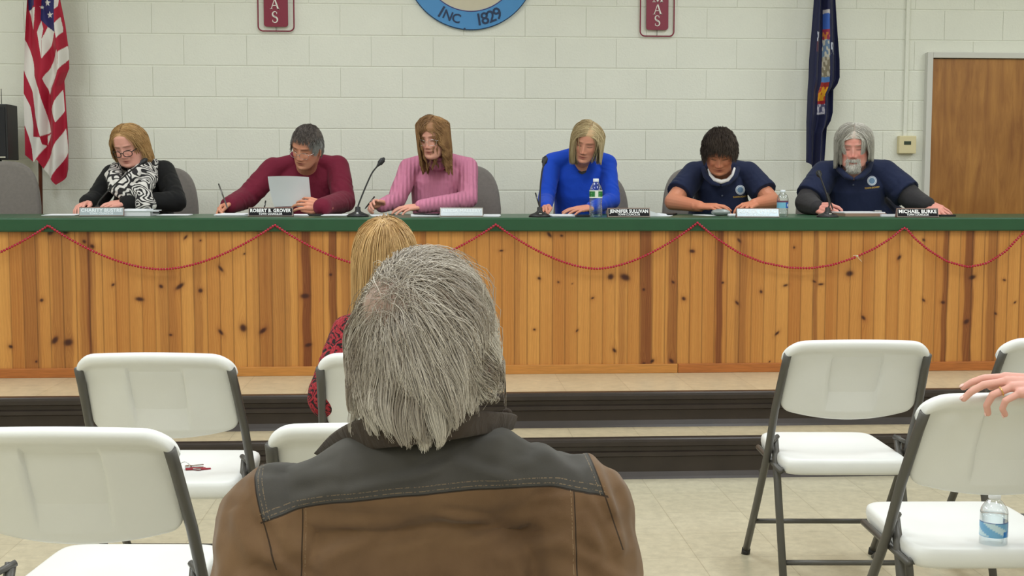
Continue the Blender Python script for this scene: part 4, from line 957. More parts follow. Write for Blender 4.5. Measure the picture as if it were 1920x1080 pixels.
# ================================================================ emblems on the two polos are added onto the shirts by ray casting
from mathutils.bvhtree import BVHTree
def text_mesh(s, size, depth=.0, align='CENTER', space=1.0, bold=0.0):
    cu = bpy.data.curves.new('t', 'FONT'); cu.body = s; cu.size = size; cu.extrude = depth; cu.align_x = align; cu.align_y = 'CENTER'; cu.space_character = space; cu.offset = bold; cu.resolution_u = 3
    o = bpy.data.objects.new('t', cu); COL.objects.link(o); dg = bpy.context.evaluated_depsgraph_get(); dg.update()
    me = bpy.data.meshes.new_from_object(o.evaluated_get(dg)); bpy.data.objects.remove(o); bpy.data.curves.remove(cu); return me
def xf(me, Mx):
    me.transform(Mx); return me
def world_tree(o):
    v = verts(o.data) + np.array(o.location) + (np.array(o.parent.location) if o.parent else 0); f = [list(p.vertices) for p in o.data.polygons]; return BVHTree.FromPolygons([Vector(p) for p in v], f)
def project(me_pts, tree, lift):
    out = []
    for p in me_pts:
        d = Vector(p - CAM).normalized(); h = tree.ray_cast(Vector(CAM), d); out.append(np.array(h[0]) - np.array(d) * lift if h[0] is not None else p)
    return np.array(out)
def badge(rp, cx, cy, D, r_px, text, ang):
    root, put = rp; shirt = [c for c in root.children if c.name.startswith('polo_shirt')][0]; tr = world_tree(shirt)
    def disc(r0, r1, n=36, k=4):
        P = np.array([[(cx + r * math.cos(a), cy + r * math.sin(a)) for a in np.linspace(0, 2 * math.pi, n, endpoint=False)] for r in np.linspace(r0, r1, k)]); V = project(np.array([W_(x, y, D) for x, y in P.reshape(-1, 2)]), tr, .002); return V.reshape(k, n, 3)
    def patch(nm, r0, r1, m_, lift=0):
        V = disc(r0, r1); V = V + (CAM - V) * (lift / 7.0); mb = MB(); mb.grid(V, True); return put(mb.obj(nm, m_, root))
    th = mat('thread_white', srgb(214, 220, 226), .8); tb = mat('thread_blue', srgb(110, 140, 170), .8); ty = mat('thread_yellow', srgb(206, 168, 70), .8)
    a = patch('embroidered_seal', .01, r_px, th); patch('seal_ring', r_px * .80, r_px * .88, tb, .001); patch('seal_centre', .01, r_px * .62, tb, .001)
    me = text_mesh(text, 1.0, 0, bold=.02); v = verts(me); L = v[:, 0].max() - v[:, 0].min(); k = 28 / L; ca, sa = math.cos(ang), math.sin(ang)
    P = [W_(cx + (x * ca + y * sa) * k, cy + r_px + 4 + (x * sa * -1 * -1 - y * ca) * k * 1.25 if False else cy + r_px + 4 + (x * -sa - y * ca * 1.1) * k, D) for x, y, z in v]
    set_verts(me, project(np.array(P), tr, .003)); put(link('embroidered_text', me, root, ty, False))
badge(P5, 1388, 356, 7.15, 9, 'TOWN BOARD', math.radians(4)); badge(P6, 1635, 339, 7.15, 9, 'TOWN BOARD', math.radians(6))
for rp, pts in ((P5, [(1354, 367)]), (P6, [(1600, 347)])):
    tr = world_tree([c for c in rp[0].children if c.name.startswith('polo_shirt')][0])
    for x, y in pts:
        p = project(np.array([W_(x, y, 7.15)]), tr, .003)[0]; rp[1](MB().ell(p, (.0055, .003, .0055)).obj('button', mat('button', srgb(90, 96, 116), .4), rp[0]))

def chest_patch(root, put, shirt, outline, D, material, name, lift):
    '''thin shaped panel that follows the chest'''
    tr = world_tree(shirt); c = np.mean(outline, 0); K = 7; n = 48; o = np.array(outline + outline[:1], float); t = np.linspace(0, len(outline), n, endpoint=False)
    ring_ = np.stack([np.interp(t, range(len(o)), o[:, i]) for i in range(2)], 1)
    P = np.array([c + (ring_ - c) * k for k in np.linspace(.02, 1, K)]); V = project(np.array([W_(x, y, D) for x, y in P.reshape(-1, 2)]), tr, lift).reshape(K, n, 3)
    return put(link(name, MB().grid(V, True).mesh(name), root, material))
_s = [c for c in P4[0].children if c.name.startswith('top')][0]
CHEST = mat('chest_skin', srgb(206, 146, 122), .5)
chest_patch(P4[0], P4[1], _s, [(1068, 288), (1076, 306), (1084, 318), (1092, 323), (1099, 321), (1104, 308), (1112, 292), (1100, 284), (1085, 282)], 7.2, CHEST, 'open_neckline', .003)
chest_patch(P4[0], P4[1], _s, [(1083, 320.5), (1091, 321.5), (1100, 319.5), (1098, 324), (1092, 327), (1087, 325)], 7.2, M['black'], 'camisole_edge', .005)

# ================================================================ grey upholstered chairs behind the counter
def office_chair():
    r = empty('council_chair'); n = 40; us = np.linspace(0, 2 * np.pi, 64, endpoint=False); rings = []
    for (k, y) in ((.90, -.035), (.97, -.03), (1.0, -.012), (1.0, .012), (.97, .03), (.90, .035)):
        e = 3.2; ca, sa = np.cos(us), np.sin(us); q = (np.abs(ca) ** e + np.abs(sa) ** e) ** (-1 / e); x = .235 * k * ca * q; z = .80 + .265 * k * sa * q
        rings.append(np.stack([x * (1 - .10 * np.clip((z - .8) / .27, 0, 1)), y + .10 * (x / .235) ** 2 * -.5 + .03 + (z - .8) * .12, z], 1))
    MB().loft(rings).obj('backrest', M['grey_fabric'], r)
    MB().box((-.235, -.47, .44), (.235, -.0, .52), .03).obj('seat', M['grey_fabric'], r)
    for s in (-1, 1): MB().tube([(s * .25, -.08, .5), (s * .275, -.1, .62), (s * .275, -.2, .66), (s * .275, -.34, .65)], .014, 8).obj('armrest', M['black'], r)
    mb = MB().tube([(0, -.2, .44), (0, -.2, .1)], .028, 14).tube([(0, -.02, .47), (0, .03, .6)], .02, 8)
    for k in range(5):
        a = k * 2 * math.pi / 5; mb.tube([(0, -.2, .12), (.27 * math.cos(a), -.2 + .27 * math.sin(a), .07)], [.022, .014], 8); mb.ell((.27 * math.cos(a), -.2 + .27 * math.sin(a), .03), (.03, .03, .03))
    mb.obj('pedestal', M['black'], r); return r
oc = office_chair(); first = [True]
def put_office(cx, topy, D, rz, label):
    p = PD(cx, topy, D); o = oc if first[0] else copy_tree(oc); first[0] = False; o.location = (p[0], p[1], PZT); o.rotation_euler = (0, 0, rz); tag(o, label, 'chair', 'grey council chairs')
    sc_ = (p[2] - PZT) / 1.065; o.scale = (1, 1, sc_)
put_office(0, 302, 7.62, .1, 'empty grey upholstered chair at the left end of the counter')
put_office(300, 313, 7.78, 0, 'grey upholstered chair behind the woman with the black and white scarf')
put_office(868, 309, 7.78, 0, 'grey upholstered chair behind the woman in pink')
put_office(1108, 322, 7.78, 0, 'grey-brown upholstered chair behind the woman in blue')
put_office(1312, 314, 7.80, 0, 'grey upholstered chair behind the dark-haired man in navy')
put_office(1562, 322, 7.80, 0, 'grey upholstered chair behind the long-haired man in navy')

# ================================================================ flags
def flag(name, label, x0, x1, ytop, prof, pat, Yc, polex, polem, poletop):
    """hanging cloth: prof(z01)->(xl,xr) edges in px rows; pleats in depth"""
    zs = np.linspace(ytop, max(p[0] for p in prof), 330); n = 170; us = np.linspace(0, 1, n)
    ys = [p[0] for p in prof]; xl = np.interp(zs, ys, [p[1] for p in prof]); xr = np.interp(zs, ys, [p[2] for p in prof])
    P = np.zeros((len(zs), n, 3)); U, Zp = np.meshgrid(us, zs)
    lowb = pat['bottom'](us) if 'bottom' in pat else None
    for i, py in enumerate(zs):
        for j in (0, n - 1): pass
        a = PY(xl[i], py, Yc); b = PY(xr[i], py, Yc); P[i] = a + (b - a) * us[:, None]
    if lowb is not None:
        t_ = (zs - ytop) / (zs[-1] - ytop); 
        for j in range(n):
            yy = ytop + t_ * (lowb[j] - ytop); Pz = np.array([PY(500, q, Yc)[2] for q in yy]); P[:, j, 2] = Pz; Zp[:, j] = yy
    depth = pat['fold'](U, Zp); P[..., 1] += depth
    mb = MB(); mb.grid(P); B = P.copy(); B[..., 1] += .004; mb2 = MB(); mb2.grid(B); 
    me = bpy.data.meshes.new(name); me.from_pydata(mb.v + mb2.v, [], mb.f + [tuple(i + len(mb.v) for i in f) for f in mb2.f]); me.update()
    C = pat['col'](U, Zp, P); C = C.reshape(-1, 3); set_col(me, np.concatenate([C, C]))
    bx = PY(polex, 380, Yc + .03); r = empty(name, (bx[0], bx[1], PZT), 0, label, 'flag'); inv = tuple(-c for c in r.location)
    o = link('flag_cloth', me, r, fabric('flag_nylon_' + name, (1, 1, 1), bump=.12, scale=7, rough=.55, sheen=.1, vcol=True)); o.location = inv
    top = PY(poletop[0], poletop[1], Yc + .03)
    o = MB().tube([(bx[0], bx[1], PZT + .05), top], .0125, 14).obj('pole', polem, r); o.location = inv
    o = MB().lathe([(0, 0), (.14, 0), (.14, .015), (.11, .035), (.04, .05), (.022, .09), (0, .09)], 28, c=(bx[0], bx[1], PZT)).obj('pole_base', M['gold'], r); o.location = inv
    return r
RED, WHT, BLU = np.array(srgb(168, 26, 52)), np.array(srgb(222, 218, 210)), np.array(srgb(40, 40, 96))
def inpoly(X, Y, poly):
    r = np.zeros(X.shape, bool); n = len(poly)
    for k in range(n):
        (x0, y0), (x1, y1) = poly[k], poly[(k + 1) % n]
        c = ((y0 > Y) != (y1 > Y)) & (X < (x1 - x0) * (Y - y0) / (y1 - y0 + 1e-9) + x0); r ^= c
    return r
WHITES = [[(140, 60), (180, 50), (176, 110), (168, 155)], [(125, 195), (160, 285), (186, 400), (206, 480), (247, 642), (200, 662), (178, 570), (160, 450), (120, 330)],
 [(120, 452), (150, 520), (163, 600), (166, 664), (200, 668), (208, 700), (225, 706), (172, 790), (160, 720), (118, 592)], [(188, 168), (203, 112), (212, 150), (206, 200), (208, 290), (198, 240)],
 [(232, 138), (272, 166), (246, 232), (210, 292), (206, 200)], [(292, 92), (303, 145), (304, 162), (280, 196), (266, 130)], [(288, 262), (322, 228), (332, 290), (290, 347)],
 [(284, 248), (291, 342), (238, 462), (219, 388)], [(302, 436), (309, 540), (278, 598), (256, 532)], [(314, 622), (330, 738), (250, 868), (203, 836)], [(250, 648), (228, 702), (228, 660)], [(258, -20), (286, -20), (280, 40), (262, 62)],
 [(292, -90), (330, -90), (310, -20), (290, -40)]]
BLUES = [[(130, -200), (178, -200), (176, 42), (138, 63)], [(198, -200), (256, -200), (268, 100), (272, 166), (232, 140), (200, 108)]]
def us_col(U, Y, P):
    X = 48 + U * 82; X = np.where(Y > 200, X, X); xs_ = [p_[0] for p_ in WHITES]
    yy = [-60, 0, 60, 110, 145, 170, 230, 300, 347]; L = np.interp(Y, yy, [52, 52, 50, 49, 49, 48, 48, 49, 49]); R_ = np.interp(Y, yy, [104, 112, 122, 128, 129, 120, 124, 130, 131]); X = (L + (R_ - L) * U) * 2.5725; Z = Y * 2.5725
    C = np.tile(RED, (*U.shape, 1))
    for q in WHITES: C = np.where(inpoly(X, Z, q)[..., None], WHT, C)
    for q in BLUES: C = np.where(inpoly(X, Z, q)[..., None], BLU, C)
    for (sx, sy, r) in [(236, 27, 17), (247, 84, 17), (203, 46, 9), (150, -20, 12), (225, -40, 16)]:
        an = np.arctan2(X - sx, -(Z - sy)); d = np.hypot(X - sx, Z - sy); k = np.abs(((an / (2 * np.pi / 5)) % 1) - .5) * 2; C = np.where((d < r * (.42 + .58 * k ** 1.6))[..., None], WHT, C)
    return C
flag('national_flag', 'red white and blue striped flag hanging in folds from a brown pole at left', 48, 130, -60,
     [(-60, 52, 104), (0, 52, 112), (60, 50, 122), (110, 49, 128), (145, 49, 129), (170, 48, 120), (230, 48, 124), (300, 49, 130), (347, 49, 131)],
     dict(bottom=lambda u: np.interp(u, [0, .22, .3, .45, .72, .93, 1], [292, 305, 300, 322, 347, 332, 318]),
          fold=lambda U, Y: .024 * np.sin((U - .1 * np.sin(Y / 90)) * 2 * np.pi * 2.3 + .8) + .010 * np.sin(U * 19 + Y * .012) - .02, col=us_col), YW - .22, 73, M['wood_brown'], (68, -200))
def ny_col(U, Y, P):
    C = np.tile(np.array(srgb(26, 30, 64)), (*U.shape, 1)); x = 1510 + U * 62
    def pat(m_, col):
        nonlocal C; C = np.where(m_[..., None], np.array(col), C)
    cx = 1543 - (Y - 110) * .010; k = np.abs(x - cx); inn = (k < 6.5) & (Y > 9) & (Y < 210)
    n_ = np.sin(x * .9 + Y * .23) + np.sin(Y * .41 - x * .7) + np.sin(Y * .13 + x * .31)
    pat(inn & (Y < 16), srgb(196, 190, 190)); pat(inn & (Y >= 16) & (Y < 46), srgb(58, 96, 176)); pat(inn & (Y >= 46) & (Y < 66), srgb(150, 50, 74)); pat(inn & (Y >= 52) & (Y < 74) & (n_ > .3), srgb(196, 120, 60))
    pat(inn & (Y >= 66) & (Y < 100), srgb(110, 134, 160)); pat(inn & (Y >= 66) & (Y < 100) & (n_ > .2), srgb(196, 192, 176)); pat(inn & (Y >= 100) & (Y < 142), srgb(136, 128, 106)); pat(inn & (Y >= 100) & (Y < 142) & (n_ > .4), srgb(188, 180, 160))
    pat(inn & (Y >= 138) & (Y < 152), srgb(84, 130, 186)); pat(inn & (Y >= 148) & (Y < 162), srgb(150, 44, 36)); pat(inn & (Y >= 157) & (Y < 184), srgb(220, 158, 36)); pat(inn & (Y >= 157) & (Y < 184) & (n_ > .7), srgb(176, 60, 40)); pat(inn & (Y >= 184) & (Y < 193), srgb(160, 36, 44)); pat(inn & (Y >= 190) & (Y < 210), srgb(196, 192, 200)); pat(inn & (Y >= 190) & (Y < 206) & (n_ > .2), srgb(90, 90, 120))
    pat((x > 1552) & (x < 1563) & (Y > 72) & (Y < 94) & (n_ > -.4), srgb(186, 190, 204)); pat((x > 1519) & (x < 1528) & (Y > 52) & (Y < 72) & (n_ > .1), srgb(186, 190, 204)); pat((x > 1519) & (x < 1528) & (Y > 70) & (Y < 90), srgb(88, 52, 66))
    return C
flag('state_flag', 'dark navy flag with a narrow multicoloured crest showing in its folds, hanging right of centre', 1510, 1572, -60,
     [(-60, 1528, 1565), (0, 1525, 1567), (60, 1521, 1570), (110, 1517, 1573), (145, 1516, 1573), (158, 1515, 1569), (170, 1514, 1561), (215, 1512, 1560), (232, 1511, 1556), (245, 1511, 1549), (312, 1510, 1545)],
     dict(bottom=lambda u: np.interp(u, [0, .3, .5, .8, 1], [302, 308, 314, 312, 300]), fold=lambda U, Y: .028 * np.cos(U * 2 * np.pi * 2.0 + 1.2) - .02 + .008 * np.sin(U * 21 + Y * .015), col=ny_col), YW - .22, 1526, M['wood_brown'], (1545, -200))

# ================================================================ wall signs
def on_wall(px, py, off=.0): return PY(px, py, YW - off)
def seal():
    c = on_wall(882, -69, .0); r = abs(on_wall(882, 57)[2] - c[2]); ri = r * 91 / 126
    root = empty('round_seal_sign', (c[0], YW - .012, c[2]), 0, 'large round seal sign with a blue lettered ring around a beige centre', 'sign')
    Rx = Matrix.Rotation(math.pi / 2, 4, 'X')
    MB().lathe([(ri - .004, .0), (r, 0), (r, .018), (r - .004, .022), (ri - .004, .022), (ri - .004, 0)], 96, M=Matrix.Translation((0, .012, 0)) @ Rx).obj('blue_ring', M['blue'], root, smooth=False)
    MB().lathe([(0, 0), (ri, 0), (ri, .018), (0, .018)], 96, M=Matrix.Translation((0, .012, 0)) @ Rx).obj('centre_disc', M['beige'], root, smooth=False)
    for rr_ in (ri, r - .002): MB().tube([(rr_ * math.cos(a), -.0105, rr_ * math.sin(a)) for a in np.linspace(0, 2 * math.pi, 129)], .0028, 6, caps=False).obj('pinstripe', M['purple'] if rr_ == ri else M['navyletter'], root)
    rm = (r + ri) / 2; txt = [('I', -21.0, 1.15), ('N', -15.9, .95), ('C', -9.9, .95), ('.', -4.0, .9), ('1', 7.0, 1.15), ('8', 11.3, 1.15), ('2', 16.3, 1.15), ('9', 21.3, 1.15)]
    a0 = [(857, 27), (879, 33), (895, 42)]
    for ch, deg, k in [('I', -31.0, 1.12), ('N', -23.6, .85), ('C', -14.6, .85), ('.', -5.6, 1.1), ('1', 8.6, 1.12), ('8', 14.6, 1.12), ('2', 21.6, 1.12), ('9', 28.6, 1.12)]:
        a = math.radians(deg); me = text_mesh(ch, .098 * k, .002, bold=.0012); px_, pz = rm * math.sin(a), -rm * math.cos(a)
        xf(me, Matrix.Translation((px_, -.012, pz + (-.03 if ch == '.' else 0))) @ Matrix.Rotation(-a, 4, 'Y') @ Rx)
        if ch == 'I' or ch == '1':
            mb = MB(); 
        link('letter', me, root, M['navyletter'], False)
seal()
def serif_A(mb, cx, cz, h, y, w=.85):
    t_ = h * .075; T_ = h * .17
    def quad(p, q, a, b):  # stroke between two points with horizontal widths
        mb.add([(p[0] - a, y, p[1]), (p[0] + a, y, p[1]), (q[0] + b, y, q[1]), (q[0] - b, y, q[1]), (p[0] - a, y + .003, p[1]), (p[0] + a, y + .003, p[1]), (q[0] + b, y + .003, q[1]), (q[0] - b, y + .003, q[1])], [(0, 1, 2, 3), (4, 7, 6, 5), (0, 4, 5, 1), (1, 5, 6, 2), (2, 6, 7, 3), (3, 7, 4, 0)])
    return quad
def serif_letter(ch, cx, cz, h, y):
    """small painted roman capitals built from strokes"""
    mb = MB(); q = serif_A(mb, cx, cz, h, y); b, t_ = cz - h / 2, cz + h / 2
    if ch == 'A':
        q((cx - h * .33, b), (cx, t_), h * .035, h * .03); q((cx + h * .33, b), (cx + .0, t_), h * .085, h * .06)
        q((cx - h * .2, b + h * .33), (cx - h * .2, b + h * .39), 0, 0); mb.box((cx - h * .2, y, b + h * .32), (cx + h * .2, y + .003, b + h * .38))
        for s in (-1, 1): mb.box((cx + s * h * .33 - h * .12, y, b), (cx + s * h * .33 + h * .12, y + .003, b + h * .045))
    elif ch == 'M':
        q((cx - h * .36, b), (cx - h * .34, t_), h * .035, h * .035); q((cx + h * .36, b), (cx + h * .34, t_), h * .08, h * .08)
        q((cx, b), (cx - h * .32, t_), h * .05, h * .08); q((cx, b), (cx + h * .32, t_), h * .03, h * .03)
        for s in (-1, 1): mb.box((cx + s * h * .36 - h * .14, y, b), (cx + s * h * .36 + h * .14, y + .003, b + h * .045)); mb.box((cx + s * h * .36 - h * .12, y, t_ - h * .045), (cx + s * h * .36 + h * .12, y + .003, t_))
    else:
        pts = []
        for a in np.linspace(math.radians(40), math.radians(270), 12): pts.append((cx + h * .2 * math.cos(a), cz + h * .25 + h * .22 * math.sin(a)))
        for a in np.linspace(math.radians(90), math.radians(-140), 12): pts.append((cx + h * .22 * math.cos(a), cz - h * .24 + h * .235 * math.sin(a)))
        wd = [h * .03 + h * .05 * math.sin(math.pi * i / (len(pts) - 1)) ** 2 for i in range(len(pts))]
        for i in range(len(pts) - 1):
            p, r_ = np.array(pts[i]), np.array(pts[i + 1]); d = (r_ - p); d /= np.linalg.norm(d); n1 = np.array([-d[1], d[0]])
            a, c_ = wd[i], wd[i + 1]; V = [(*(p - n1 * a),), (*(r_ - n1 * c_),), (*(r_ + n1 * c_),), (*(p + n1 * a),)]; e = d * h * .01
            mb.add([(v_[0], yy, v_[1]) for yy in (y, y + .003) for v_ in V], [(0, 1, 2, 3), (4, 7, 6, 5), (0, 4, 5, 1), (1, 5, 6, 2), (2, 6, 7, 3), (3, 7, 4, 0)])
        mb.box((cx + h * .14, y, cz + h * .26), (cx + h * .185, y + .003, cz + h * .44)); mb.box((cx - h * .21, y, cz - h * .44), (cx - h * .165, y + .003, cz - h * .24))
    return mb
def xmas(xc, xl, xr, yb, fx0, fx1, fb, lets, label):
    c = on_wall(xc, yb); root = empty('hanging_letter_sign', (c[0], YW - .02, c[2]), 0, label, 'sign', 'maroon letter signs high on the wall')
    k = 1 / 281 * 1.0; hw = (on_wall(xr, yb)[0] - on_wall(xl, yb)[0]) / 2; H = .62
    mb = MB(); rr_ = .018
    prof = []
    for (sx, sz, a0) in ((1, -1, -90), (1, 1, 0), (-1, 1, 90), (-1, -1, 180)):
        for a in np.linspace(a0, a0 + 90, 6): prof.append((sx * (hw - rr_) + rr_ * math.cos(math.radians(a)), (H / 2 + sz * (H / 2 - rr_)) + rr_ * math.sin(math.radians(a))))
    rings = [np.array([(x, y, z) for x, z in prof]) for y in (-.008, .006)]
    mb.loft(rings); mb.obj('board', M['maroon'], root, smooth=False)
    fw_ = (on_wall(fx1, yb)[0] - on_wall(fx0, yb)[0]) / 2; dz = c[2] - on_wall(xc, fb)[2]; r2 = .032; pr = []
    for (sx, sz, a0) in ((1, -1, -90), (1, 1, 0), (-1, 1, 90), (-1, -1, 180)):
        cz = (-dz + r2) if sz < 0 else (H + dz - r2)
        for a in np.linspace(a0, a0 + 90, 8): pr.append((sx * (fw_ - r2) + r2 * math.cos(math.radians(a)), 0, cz + r2 * math.sin(math.radians(a))))
    pr.append(pr[0]); MB().tube(pr, .0045, 8, caps=False).obj('wire_frame', M['maroon'], root)
    MB().tube([(0, 0, -.002), (0, 0, -dz)], .0018, 6).tube([(0, 0, H), (0, 0, H + dz)], .0018, 6).obj('hook', M['blackm'], root)
    for ch, px, py, hp in lets:
        p = on_wall(px, py); serif_letter(ch, p[0] - c[0], p[2] - c[2], hp / 281, -.011).obj('letter', M['letter'], root, smooth=False)
xmas(518.5, 496, 541, 51, 484, 551, 59, [('M', 517, -14, 20), ('A', 516, 8.5, 19), ('S', 516.5, 33, 21)], 'maroon letter sign in a wire frame hanging left of the round seal')
xmas(1231, 1211, 1252, 57, 1200, 1263, 68.5, [('M', 1232, -5, 20), ('A', 1231.5, 18.5, 19), ('S', 1231, 40, 20)], 'maroon letter sign in a wire frame hanging right of the round seal')
# thermostat and conduit
c0, c1 = on_wall(1681, 288), on_wall(1714, 255)
r = empty('thermostat', ((c0[0] + c1[0]) / 2, YW, (c0[2] + c1[2]) / 2), 0, 'beige wall thermostat beside the door', 'thermostat'); hw, hh = (c1[0] - c0[0]) / 2, (c1[2] - c0[2]) / 2
MB().box((-hw, -.045, -hh), (hw, 0, hh), .006).obj('housing', M['beigeplastic'], r, False)
dx = on_wall(1697, 268.5) - np.array([r.location[0], YW, r.location[2]]); MB().box((dx[0] - .024, -.0475, dx[2] - .012), (dx[0] + .024, -.044, dx[2] + .012), .001).obj('display', M['lcd'], r, False)
t_, b_ = on_wall(1698.5, -60), on_wall(1695, 255)
tag(MB().box((b_[0] - .0125, YW - .02, b_[2] - .002), (b_[0] + .0125, YW + .001, ROOMH - .002), .003).obj('wall_conduit', M['wall'], smooth=False), 'slim painted cable channel running up the wall from the thermostat', 'conduit')
# speaker cabinet, left edge
a, b_ = PD(-30, 300, 7.9), PD(24.5, 197, 7.9)
r = empty('speaker_cabinet', ((a[0] + b_[0]) / 2, a[1], a[2]), 0, 'tall black boxy speaker at the left edge with a thin antenna on top', 'speaker')
hw, H = (b_[0] - a[0]) / 2, b_[2] - a[2]
MB().box((-hw, -.1, 0), (hw, .1, H), .006).obj('cabinet', M['black'], r, False)
MB().box((-hw + .012, -.104, .02), (hw - .012, -.1, H - .02), .003).obj('grille', mat('speaker_grille', srgb(36, 36, 38), .7, bump=.4, bscale=600), r, False)
MB().box((hw - .055, -.108, .012), (hw - .015, -.104, .02)).obj('badge', M['chrome'], r, False)
MB().tube([(hw - .065, 0, H), (hw - .065, 0, H + .10)], .0022, 6).obj('antenna', M['blackm'], r)
mb = MB().tube([(0, 0, .0), (0, 0, -(a[2] - PZT) + .02)], .018, 12)
for k in range(3):
    an = k * 2.09 + .4; mb.tube([(0, 0, -(a[2] - PZT) + .3), (.3 * math.cos(an), .2 * math.sin(an), -(a[2] - PZT) + .012)], .01, 8)
mb.obj('tripod_stand', M['black'], r)
# ================================================================ foreground people
# ---- grey-haired man seen from behind
hc = W_(793, 670, 1.60); R = head_rot(180 + 4, 6, 0)
def jacket_mat():
    m, nt, b = nodes('two_tone_canvas'); L = nt.links; b.inputs['Roughness'].default_value = .9; b.inputs['Sheen Weight'].default_value = .15; b.inputs['Specular IOR Level'].default_value = .15
    tc = N(nt, 'ShaderNodeTexCoord'); sp_ = N(nt, 'ShaderNodeSeparateXYZ'); L.new(tc.outputs['Object'], sp_.inputs[0])
    pts = np.array([PD(x, y, 1.5) for x, y in [(490, 1010), (545, 985), (720, 950), (900, 938), (1080, 945), (1130, 963)]]); a2, a1, a0 = np.polyfit(pts[:, 0], pts[:, 2], 2)
    def mth(op, a, b_=None, c=None):
        n = N(nt, 'ShaderNodeMath', operation=op)
        for i, v in enumerate((a, b_, c)):
            if v is None: continue
            if isinstance(v, (int, float)): n.inputs[i].default_value = float(v)
            else: L.new(v, n.inputs[i])
        return n.outputs[0]
    X, Z = sp_.outputs[0], sp_.outputs[2]
    no = N(nt, 'ShaderNodeTexNoise', Scale=7.0, Detail=1.0); L.new(tc.outputs['Object'], no.inputs['Vector']); wob = mth('MULTIPLY', mth('SUBTRACT', no.outputs['Fac'], .5), .006)
    f = mth('ADD', mth('MULTIPLY', mth('ADD', mth('MULTIPLY', X, float(a2)), float(a1)), X), float(a0)); sd = mth('ADD', mth('SUBTRACT', Z, f), wob)
    la, lb = PD(468, 905, 1.58), PD(495, 1012, 1.55); ml = (lb[0] - la[0]) / (lb[2] - la[2]); xl = mth('ADD', mth('MULTIPLY', mth('SUBTRACT', Z, float(la[2])), float(ml)), float(la[0]))
    ra, rb = PD(1112, 860, 1.58), PD(1150, 968, 1.55); mr_ = (rb[0] - ra[0]) / (rb[2] - ra[2]); xr = mth('ADD', mth('MULTIPLY', mth('SUBTRACT', Z, float(ra[2])), float(mr_)), float(ra[0]))
    dl = mth('SUBTRACT', X, xl); dr = mth('SUBTRACT', xr, X)
    yoke = mth('MULTIPLY', mth('GREATER_THAN', sd, 0), mth('MULTIPLY', mth('GREATER_THAN', dl, 0), mth('GREATER_THAN', dr, 0)))
    n1 = N(nt, 'ShaderNodeTexNoise', Scale=5.0, Detail=5.0, Roughness=.6); L.new(tc.outputs['Object'], n1.inputs['Vector'])
    def ramp(c0, c1):
        cr = N(nt, 'ShaderNodeValToRGB'); e = cr.color_ramp.elements; e[0].position = .3; e[1].position = .7; e[0].color = (*c0, 1); e[1].color = (*c1, 1); L.new(n1.outputs['Fac'], cr.inputs['Fac']); return cr.outputs['Color']
    mx = N(nt, 'ShaderNodeMix', data_type='RGBA'); L.new(yoke, mx.inputs['Factor']); L.new(ramp(srgb(96, 72, 50), srgb(128, 100, 72)), mx.inputs[6]); L.new(ramp(srgb(66, 64, 60), srgb(80, 77, 73)), mx.inputs[7])
    band = lambda d, c, w_: mth('LESS_THAN', mth('ABSOLUTE', mth('SUBTRACT', d, c)), w_)
    inx = mth('MULTIPLY', mth('GREATER_THAN', dl, -.004), mth('GREATER_THAN', dr, -.004))
    below = mth('LESS_THAN', sd, 0); pl, pr = PD(548, 1030, 1.47)[0], PD(1097, 1010, 1.47)[0]
    vp = mth('ADD', band(X, float(pl), .0009), band(X, float(pr), .0009)); vp = mth('MULTIPLY', vp, below)
    dark = mth('ADD', mth('MULTIPLY', band(sd, 0, .0012), inx), mth('ADD', mth('MULTIPLY', mth('ADD', band(dl, 0, .0010), band(dr, 0, .0010)), mth('GREATER_THAN', sd, -.06)), vp)); dark = mth('MINIMUM', dark, 1)
    m2 = N(nt, 'ShaderNodeMix', data_type='RGBA'); L.new(mth('MULTIPLY', dark, .75), m2.inputs['Factor']); L.new(mx.outputs[2], m2.inputs[6]); m2.inputs[7].default_value = (.012, .01, .008, 1)
    wv = N(nt, 'ShaderNodeTexNoise', Scale=420.0, Detail=0.0); L.new(tc.outputs['Object'], wv.inputs['Vector'])
    st = mth('MULTIPLY', mth('ADD', band(sd, .0045, .0006), band(sd, .0105, .0006)), inx); st2 = mth('ADD', band(dl, .004, .0006), mth('ADD', band(dl, .009, .0006), band(dr, .005, .0006)))
    vs2 = mth('MULTIPLY', mth('ADD', band(X, float(pl) + .004, .0006), band(X, float(pr) - .004, .0006)), below)
    st = mth('MINIMUM', mth('ADD', mth('ADD', st, mth('MULTIPLY', st2, mth('GREATER_THAN', sd, 0))), vs2), 1); st = mth('MULTIPLY', st, mth('GREATER_THAN', wv.outputs['Fac'], .47))
    m3 = N(nt, 'ShaderNodeMix', data_type='RGBA'); L.new(mth('MULTIPLY', st, .5), m3.inputs['Factor']); L.new(m2.outputs[2], m3.inputs[6]); m3.inputs[7].default_value = (*srgb(150, 128, 98), 1)
    L.new(m3.outputs[2], b.inputs['Base Color'])
    mp = N(nt, 'ShaderNodeMapping'); mp.inputs['Rotation'].default_value = (0, .35, 0); mp.inputs['Scale'].default_value = (1, 1, 2.2); L.new(tc.outputs['Object'], mp.inputs['Vector'])
    n2 = N(nt, 'ShaderNodeTexNoise', Scale=4.5, Detail=3.0, Distortion=1.6); n2.noise_type = 'RIDGED_MULTIFRACTAL' if 'RIDGED_MULTIFRACTAL' in [i.identifier for i in n2.bl_rna.properties['noise_type'].enum_items] else 'FBM'; L.new(mp.outputs['Vector'], n2.inputs['Vector'])
    b1 = N(nt, 'ShaderNodeBump', Strength=.5, Distance=.02); L.new(n2.outputs['Fac'], b1.inputs['Height'])
    n3 = N(nt, 'ShaderNodeTexNoise', Scale=900.0, Detail=1.0); L.new(tc.outputs['Object'], n3.inputs['Vector'])
